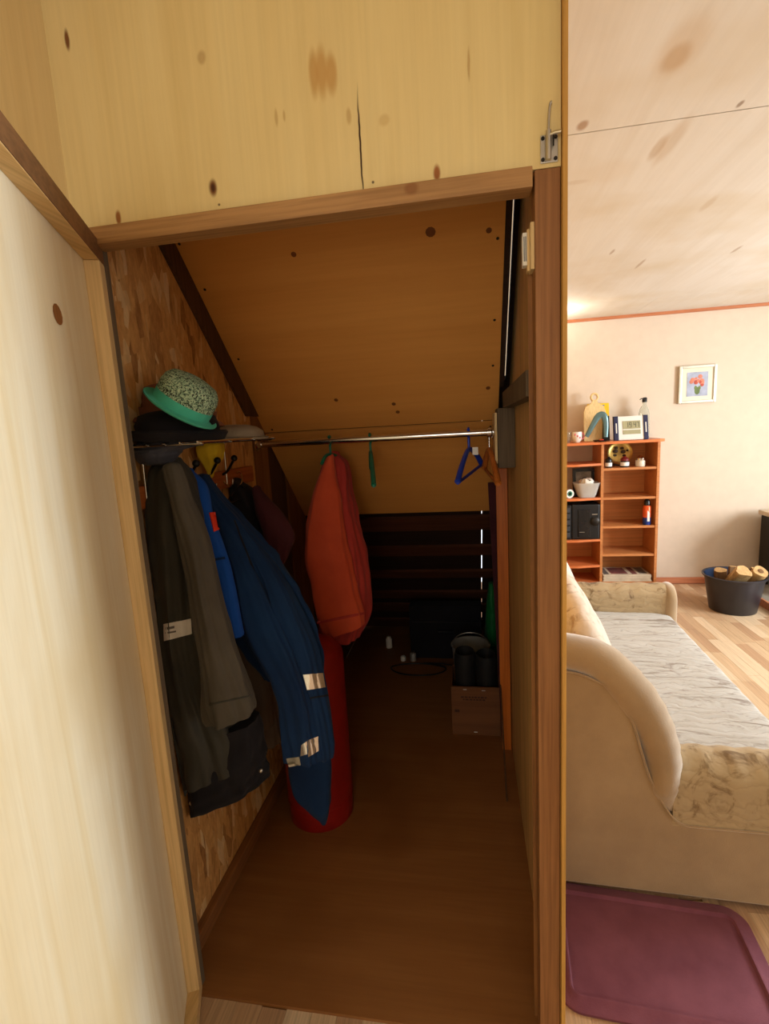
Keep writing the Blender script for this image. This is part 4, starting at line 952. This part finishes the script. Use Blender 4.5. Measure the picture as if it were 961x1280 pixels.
cp = thing('felt_coat', 'orange red felt coat hanging on the chrome clothes rail', 'coat', (-.47, 1.80, .70))
garment('body', [(568, 411, 424, 1.93, .035), (582, 404, 436, 1.93, .06), (620, 398, 440, 1.925, .07), (655, 400, 447, 1.925, .075), (704, 404, 457, 1.92, .08), (755, 404, 461, 1.92, .08), (798, 398, 447, 1.92, .07, .1)], M['red_coat'], cp, 6, .08, 13)
so = garment('sleeve', [(570, 409, 417, 1.86, .02), (584, 403, 419, 1.85, .03), (627, 388, 427, 1.84, .036), (675, 381, 434, 1.835, .038), (715, 385, 442, 1.835, .038, .1), (758, 396, 451, 1.835, .04, .25), (787, 408, 456, 1.835, .04, .35)], M['orange_coat'], cp, 4, .06, 14)
decal('cuff_seam', so, [(396, 777), (455, 765), (455, 768), (396, 780)], M['red_coat'], cp, 14, 2, .003)

# ------------------------------------------------------------------ hangers on the rail
def rail_hook(b, x, y, zneck, name, mat, par, r=.003):
    pts = [Vector((x, y, zneck))]
    pts += [Vector((x, y-.0, ZRD-.045)), Vector((x, y+.019, ZRD-.022))] if False else []
    for j in range(11):
        a = -PI/2+ (PI*1.25)*j/10
        pts.append(Vector((x, y+.0175*math.cos(a)*1.0, ZRD+.0005+.0175*math.sin(a))))
    pts[0] = Vector((x, y, zneck)); return MB().tube(pts, r, 8).build(name, mat, par, smooth=True)
def hanger(name, lab, near, mid_, far, mat, hookm, thick, bar=True, hookr=.003):
    near, mid_, far = Vector(near), Vector(mid_), Vector(far)
    o = thing(name, lab, 'hanger', (mid_.x, mid_.y, min(near.z, far.z)), 0, None)
    pth = crom([near, near*.55+mid_*.45+Vector((0, 0, .012)), mid_, far*.55+mid_*.45+Vector((0, 0, .012)), far], 6)
    MB().tube(pth, [thick*(.85+.25*abs(2*i/(len(pth)-1)-1)) for i in range(len(pth))], 12).build('shoulder_bar', mat, o, smooth=True)
    if bar: MB().tube([near+Vector((0, 0, -.004)), far+Vector((0, 0, -.004))], thick*.6, 8).build('trouser_bar', mat, o, smooth=True)
    rail_hook(None, mid_.x, mid_.y, mid_.z+.002, 'hook', hookm, o, hookr)
    return o
hb_ = hanger('plastic_hanger', 'royal blue plastic hanger with a white size tag on the chrome rail', (-.040, 1.67, 1.268), (.0, 1.85, 1.365), (.047, 2.0, 1.30), M['blue_plastic'], M['blue_plastic'], .0095, True, .005)
B(.012, .032, 1.838, 1.841, 1.345, 1.372).build('size_tag', M['white_plastic'], hb_)
hanger('plastic_hanger', 'empty green plastic hanger seen edge on beside the felt coat', (-.322, 1.67, 1.268), (-.361, 1.85, 1.372), (-.398, 2.03, 1.30), M['green_plastic'], M['green_plastic'], .0085, True, .0045)
hanger('wooden_hanger', 'orange varnished wooden hanger at the partition end of the rail', (.092, 1.69, 1.255), (.072, 1.85, 1.36), (.058, 2.0, 1.285), M['hanger_wood'], M['chrome'], .0105, True, .0022)
hx = at(412, 552, Y=1.85).x
hanger('plastic_hanger', 'blue green hanger inside the orange red felt coat', (hx-.02, 1.79, 1.34), (hx, 1.85, 1.372), (hx+.01, 1.97, 1.33), M['green_plastic'], M['green_plastic'], .006, False, .0045)

# ------------------------------------------------------------------ hats and small things on the rack
def hat(name, lab, base, ax, prof_crown, prof_brim, band, mats, flat=1.0, n=36):
    base = Vector(base); ax = Vector(ax).normalized()
    o = thing(name, lab, 'hat', base)
    MB().lathe(prof_brim, base, n, ax).build('brim', mats[1], o, smooth=True)
    MB().lathe(prof_crown, base, n, ax, caps=(False, True)).build('crown', mats[0], o, smooth=True)
    if band: MB().lathe(band, base, n, ax, caps=(False, False)).build('hat_band', mats[2], o, smooth=True)
    return o
ZS = ZHS+.004
hat('black_hat', 'wide soft black hat at the bottom of the hat pile on the wire shelf', (-.735, 1.205, ZS), (0.04, 0, 1),
    [(.100, .008), (.102, .04), (.092, .064), (.06, .076), (.01, .078)], [(.09, 0), (.112, .004), (.122, .022), (.118, .028), (.09, .014)], [(.1015, .010), (.1035, .026)], [M['black_cloth'], M['black_cloth'], M['black_cloth']])
hat('brown_hat', 'brown felt hat lying between the black hat and the mint straw hat', (at(224, 530, Y=1.24).x, 1.24, ZS+.052), (.10, .02, 1),
    [(.086, .006), (.088, .055), (.082, .082), (.055, .092), (.01, .090)], [(.088, 0), (.108, -.010), (.116, -.006), (.108, .004), (.088, .010)], [(.0935, .008), (.0955, .030)], [M['brown_felt'], M['brown_felt'], M['brown_felt']])
hp = at(226, 511, Y=1.15)
hat('straw_hat', 'mint green woven straw hat tilted on top of the hat pile', (hp.x, hp.y, hp.z), (.58, .02, .80),
    [(.069, .022), (.070, .046), (.066, .063), (.055, .077), (.03, .084), (.004, .085)], [(.062, .0), (.080, -.006), (.090, -.001), (.091, .003), (.080, -.001), (.066, .006)], [(.0695, .002), (.0705, .026)], [M['straw'], M['mint'], M['mint']])
gp = at(296, 549, Y=1.46)
hat('grey_cap', 'pale grey flat cap on the far end of the wire shelf', (at(297, 545, Y=1.45).x, 1.45, ZS), (.06, -.02, 1),
    [(.080, .004), (.076, .022), (.058, .034), (.03, .040), (.005, .040)], [(.076, 0), (.090, .0), (.092, .004), (.078, .008)], None, [M['grey_felt'], M['grey_felt']])
kc = thing('knit_cap', 'charcoal knit cap hanging under the wire shelf above the grey jacket', 'hat', (-.745, 1.16, 1.39))
garment('cap_body', [(556, 166, 250, 1.16, .05), (563, 168, 228, 1.16, .055), (571, 171, 221, 1.16, .05), (577, 178, 214, 1.16, .035)], M['knit'], kc, 9, .02, 20, hem=False)
yc = thing('yellow_scarf', 'yellow cloth hanging from the wire shelf behind the black knobs', 'scarf', (-.74, 1.44, 1.33))
garment('cloth', [(555, 243, 279, 1.44, .04), (566, 245, 278, 1.44, .04), (577, 252, 275, 1.44, .032), (586, 259, 269, 1.44, .02), (594, 261, 266, 1.44, .01)], M['yellow'], yc, 5, .07, 21, hem=False)
wh = thing('wire_hanger', 'bare wire hanger on the hook rack beside the black and maroon jacket', 'hanger', (-.765, 1.57, 1.24))
MB().tube([Vector((-.765, 1.585+.022*math.cos(a), 1.318+.022*math.sin(a))) for a in [-PI/2+PI*1.2*j/10 for j in range(11)]], .002, 6).build('hook', M['chrome'], wh, smooth=True)
MB().tube([(-.765, 1.585, 1.296), (-.765, 1.46, 1.245), (-.765, 1.70, 1.245), (-.765, 1.585, 1.296)], .002, 6).build('wire_frame', M['dark_metal'], wh, smooth=True)

# ------------------------------------------------------------------ gas cylinder
gx, gy = -.602, 1.672; ZF = .008
gc = thing('gas_cylinder', 'red gas cylinder on the closet floor behind the navy coverall', 'gas cylinder', (gx, gy, ZF))
MB().lathe([(.122, .075), (.124, .09), (.124, .635), (.120, .658), (.10, .680), (.07, .692), (.035, .696)], (gx, gy, ZF), 40).build('tank', M['gas_red'], gc, smooth=True)
MB().lathe([(.119, 0), (.121, .003), (.121, .074), (.117, .076)], (gx, gy, ZF), 40).build('foot_ring', M['gas_red'], gc, smooth=True)
MB().lathe([(.1245, .08), (.126, .084), (.1245, .088)], (gx, gy, ZF), 40, caps=(False, False)).build('weld_seam', M['gas_red'], gc, smooth=True)
vb = MB().lathe([(.02, .695), (.02, .715), (.012, .715), (.012, .728)], (gx, gy, ZF), 14).build('valve', M['brass'], gc, smooth=True)
MB().lathe([(.024, .726), (.026, .73), (.024, .738)], (gx, gy, ZF), 14).build('valve_wheel', M['black'], vb, smooth=True)

# ------------------------------------------------------------------ low end of the closet
bx = thing('cardboard_box', 'open brown cardboard box holding black boots by the partition', 'box', (0, 2.31, ZF))
X0, X1, Y0, Y1, ZB = -.114, .110, 2.20, 2.42, .252
for (a, b_, c, d) in ((X0, X1, Y0, Y0+.004), (X0, X1, Y1-.004, Y1), (X0, X0+.004, Y0+.004, Y1-.004), (X1-.004, X1, Y0+.004, Y1-.004)):
    B(a, b_, c, d, ZF, ZB).build('side', M['card'], bx)
B(X0+.004, X1-.004, Y0+.004, Y1-.004, ZF, ZF+.004).build('bottom', M['card'], bx)
B(X0+.002, X1-.002, Y0-.0035, Y0-.0002, ZF+.142, ZB-.001).build('flap', M['card'], bx)
for (x, z) in ((-.05, .232), (.035, .229), (-.005, .018)): MB().tube([(x-.008, Y0-.005, ZF+z), (x+.008, Y0-.005, ZF+z)], .0013, 6).build('staple', M['steel'], bx)
for k, (xa, xb, z) in enumerate(((-.07, .045, .198), (-.06, .035, .186))):
    x = xa; rn = random.Random(k)
    while x < xb:
        l = rn.uniform(.006, .016); B(x, x+l, Y0-.0042, Y0-.0034, z, z+.007).build('print_mark', M['ink'], bx); x += l+.004
B(-.10, -.078, Y0-.0012, Y0+.0002, .122, .136).build('print_mark', M['ink'], bx)
for k, (x, lab) in enumerate(((-.047, 'black rubber boot in the cardboard box, farther from the partition'), (.052, 'black rubber boot in the cardboard box, next to the partition'))):
    bo = thing('rubber_boot', lab, 'boot', (x, 2.29, ZF+.005), 0, 'black boots in the cardboard box')
    rings = []
    for (z, rx, ry, dy) in ((.0, .034, .085, .02), (.02, .036, .088, .02), (.06, .034, .075, .01), (.11, .040, .05, -.01), (.20, .046, .052, -.012), (.30, .050, .055, -.012), (.362-.01*k, .050, .054, -.008), (.378-.012*k, .044, .048, -.006), (.368-.012*k, .038, .042, -.006), (.2, .03, .03, -.008)):
        rings.append([Vector((x+rx*math.cos(a), 2.29+dy+ry*math.sin(a)+(.0 if z < .3 else .008*math.sin(a)), ZF+.006+z)) for a in [2*PI*j/24 for j in range(24)]])
    MB().loft(rings).build('boot_shaft', M['rubber'], bo, smooth=True)
    B(x-.03, x+.03, 2.235, 2.385, ZF+.0045, ZF+.014).build('sole', M['rubber'], bo, bevel=.003)
bk = thing('metal_bucket', 'grey bucket with wire handle standing behind the cardboard box', 'bucket', (-.02, 2.54, ZF))
MB().lathe([(.078, 0), (.08, .004), (.098, .29), (.103, .298), (.103, .304), (.097, .302), (.094, .285), (.076, .01), (.004, .008)], (-.02, 2.54, ZF), 32, caps=(True, True)).build('bucket_body', M['galv'], bk, smooth=True)
MB().tube([Vector((-.02+.1*math.cos(a), 2.54-.02*math.sin(a), ZF+.29+.085*math.sin(a))) for a in [PI*j/16 for j in range(17)]], .003, 8).build('handle', M['steel'], bk, smooth=True)
gb = thing('plastic_bag', 'green plastic bag slumped in the corner behind the grey bucket', 'bag', (.105, 2.62, ZF))
rings = []; rn = random.Random(4)
for i in range(14):
    z = ZF+.58*i/13; q = .048*(.55+.45*math.sin(PI*min(1, .15+.8*i/13)))*(1-.45*max(0, i-8)/5)
    rings.append([Vector((.100+q*.8*math.cos(a)*(1+.16*math.sin(5*a+i)), 2.73+q*1.4*math.sin(a)*(1+.16*math.sin(4*a+2*i)), z)) for a in [2*PI*j/24 for j in range(24)]])
MB().loft(rings).build('bag_body', M['green_bag'], gb, smooth=True)
ob = MB().prism([(.112, 2.10, ZF), (.150, 2.10, ZF), (.152, 2.12, 1.268), (.106, 2.12, 1.268), (.106, 2.105, .35)], (0, .02, 0)).build('varnished_board', M['orange_wood'], origin=(.13, 2.11, ZF), bevel=.001)
tag(ob, 'tall orange varnished board leaning upright against the partition', 'board')
dp = B(.068, .110, 2.235, 2.255, ZF, 1.14)
dp = MB().prism([(.1125, 2.16, ZF), (.128, 2.16, ZF), (.116, 2.215, 1.20), (.077, 2.215, 1.20)], (0, .016, 0)).build('dark_plank', M['maroon'], origin=(.1, 2.18, ZF), bevel=.001)
tag(dp, 'dark reddish strip standing behind the orange varnished board', 'board')
stt = MB().tube([(.1065, 1.775, ZF+.004), (.1075, 1.95, .16), (.108, 2.12, .33)], .0035, 8).build('thin_stick', M['dark_wood'], origin=(.107, 1.8, ZF), smooth=True)
tag(stt, 'thin dark stick leaning from the floor beside the cardboard box', 'stick')
bb = thing('storage_case', 'low black case on the floor under the roof battens', 'case', (-.17, 3.03, ZF))
B(-.40, .045, 2.985, 3.09, ZF, .36).build('case_body', M['black_cloth'], bb, bevel=.012)
B(-.385, .03, 2.978, 2.986, .25, .256).build('lid_seam', M['black'], bb)
MB().tube([(-.22, 2.982, .20), (-.22, 2.962, .20), (-.13, 2.962, .20), (-.13, 2.982, .20)], .006, 8).build('handle', M['black'], bb, smooth=True)
for k, (px, py, h_, r_, lab, cm) in enumerate(((487, 808, .075, .020, 'white plastic canister on the closet floor beside the black case', 'white_plastic'), (508, 811, .03, .016, 'tiny white pot standing on the floor by the cable', 'white_plastic'), (520, 811, .06, .018, 'small pale jar with shiny lid before the black case', 'galv'))):
    p = at(px, py, Z=ZF); p.y = min(p.y, 3.14 if k == 0 else 2.955)
    cn = thing('small_canister', lab, 'canister', (p.x, p.y, ZF))
    MB().lathe([(r_, 0), (r_*1.05, .004), (r_*1.05, h_*.8), (r_*.7, h_*.9)], (p.x, p.y, ZF), 16).build('canister_body', M[cm], cn, smooth=True)
    MB().lathe([(r_*.75, h_*.9), (r_*.75, h_), (r_*.6, h_*1.03)], (p.x, p.y, ZF), 16).build('lid', M['steel' if k == 2 else 'white_plastic'], cn, smooth=True)
pts = [Vector((-.34+.165*math.cos(a)*(1+.06*math.sin(3*a)), 2.83+.075*math.sin(a), ZF+.005+.004*(a > 6.3))) for a in [2*PI*j/36 for j in range(45)]]
pts += [Vector((-.20, 2.91, ZF+.006)), Vector((-.10, 2.88, ZF+.005)), Vector((-.03, 2.90, ZF+.005)), Vector((.03, 2.85, ZF+.005))]
cbl = MB().tube(crom(pts, 2), .0042, 8).build('power_cable', M['black'], origin=(-.3, 2.85, ZF), smooth=True)
tag(cbl, 'loop of black cable on the closet floor in front of the black case', 'cable')

# fittings of the added, unseen lamp (its light is set at the top)
wlmp = thing('added_lamp', 'unseen lamp added behind the partition to brighten the ceiling', 'lamp', (.55, YB-.02, 1.9))
MB().lathe([(.05, 0), (.05, .02), (.03, .028)], (.55, YB, 1.9), 20, (0, -1, 0)).build('wall_plate', M['steel'], wlmp, smooth=True)
MB().tube([(.55, YB-.02, 1.9), (.60, 4.3, 2.02), (.60, 4.12, 2.02)], .008, 8).build('arm', M['steel'], wlmp, smooth=True)
MB().lathe([(.02, -.09), (.07, -.07), (.13, -.0), (.128, .004), (.066, -.066), (.02, -.084)], (.60, 4.12, 2.105), 24, caps=(True, False)).build('lamp_shade', M['steel'], wlmp, smooth=True)
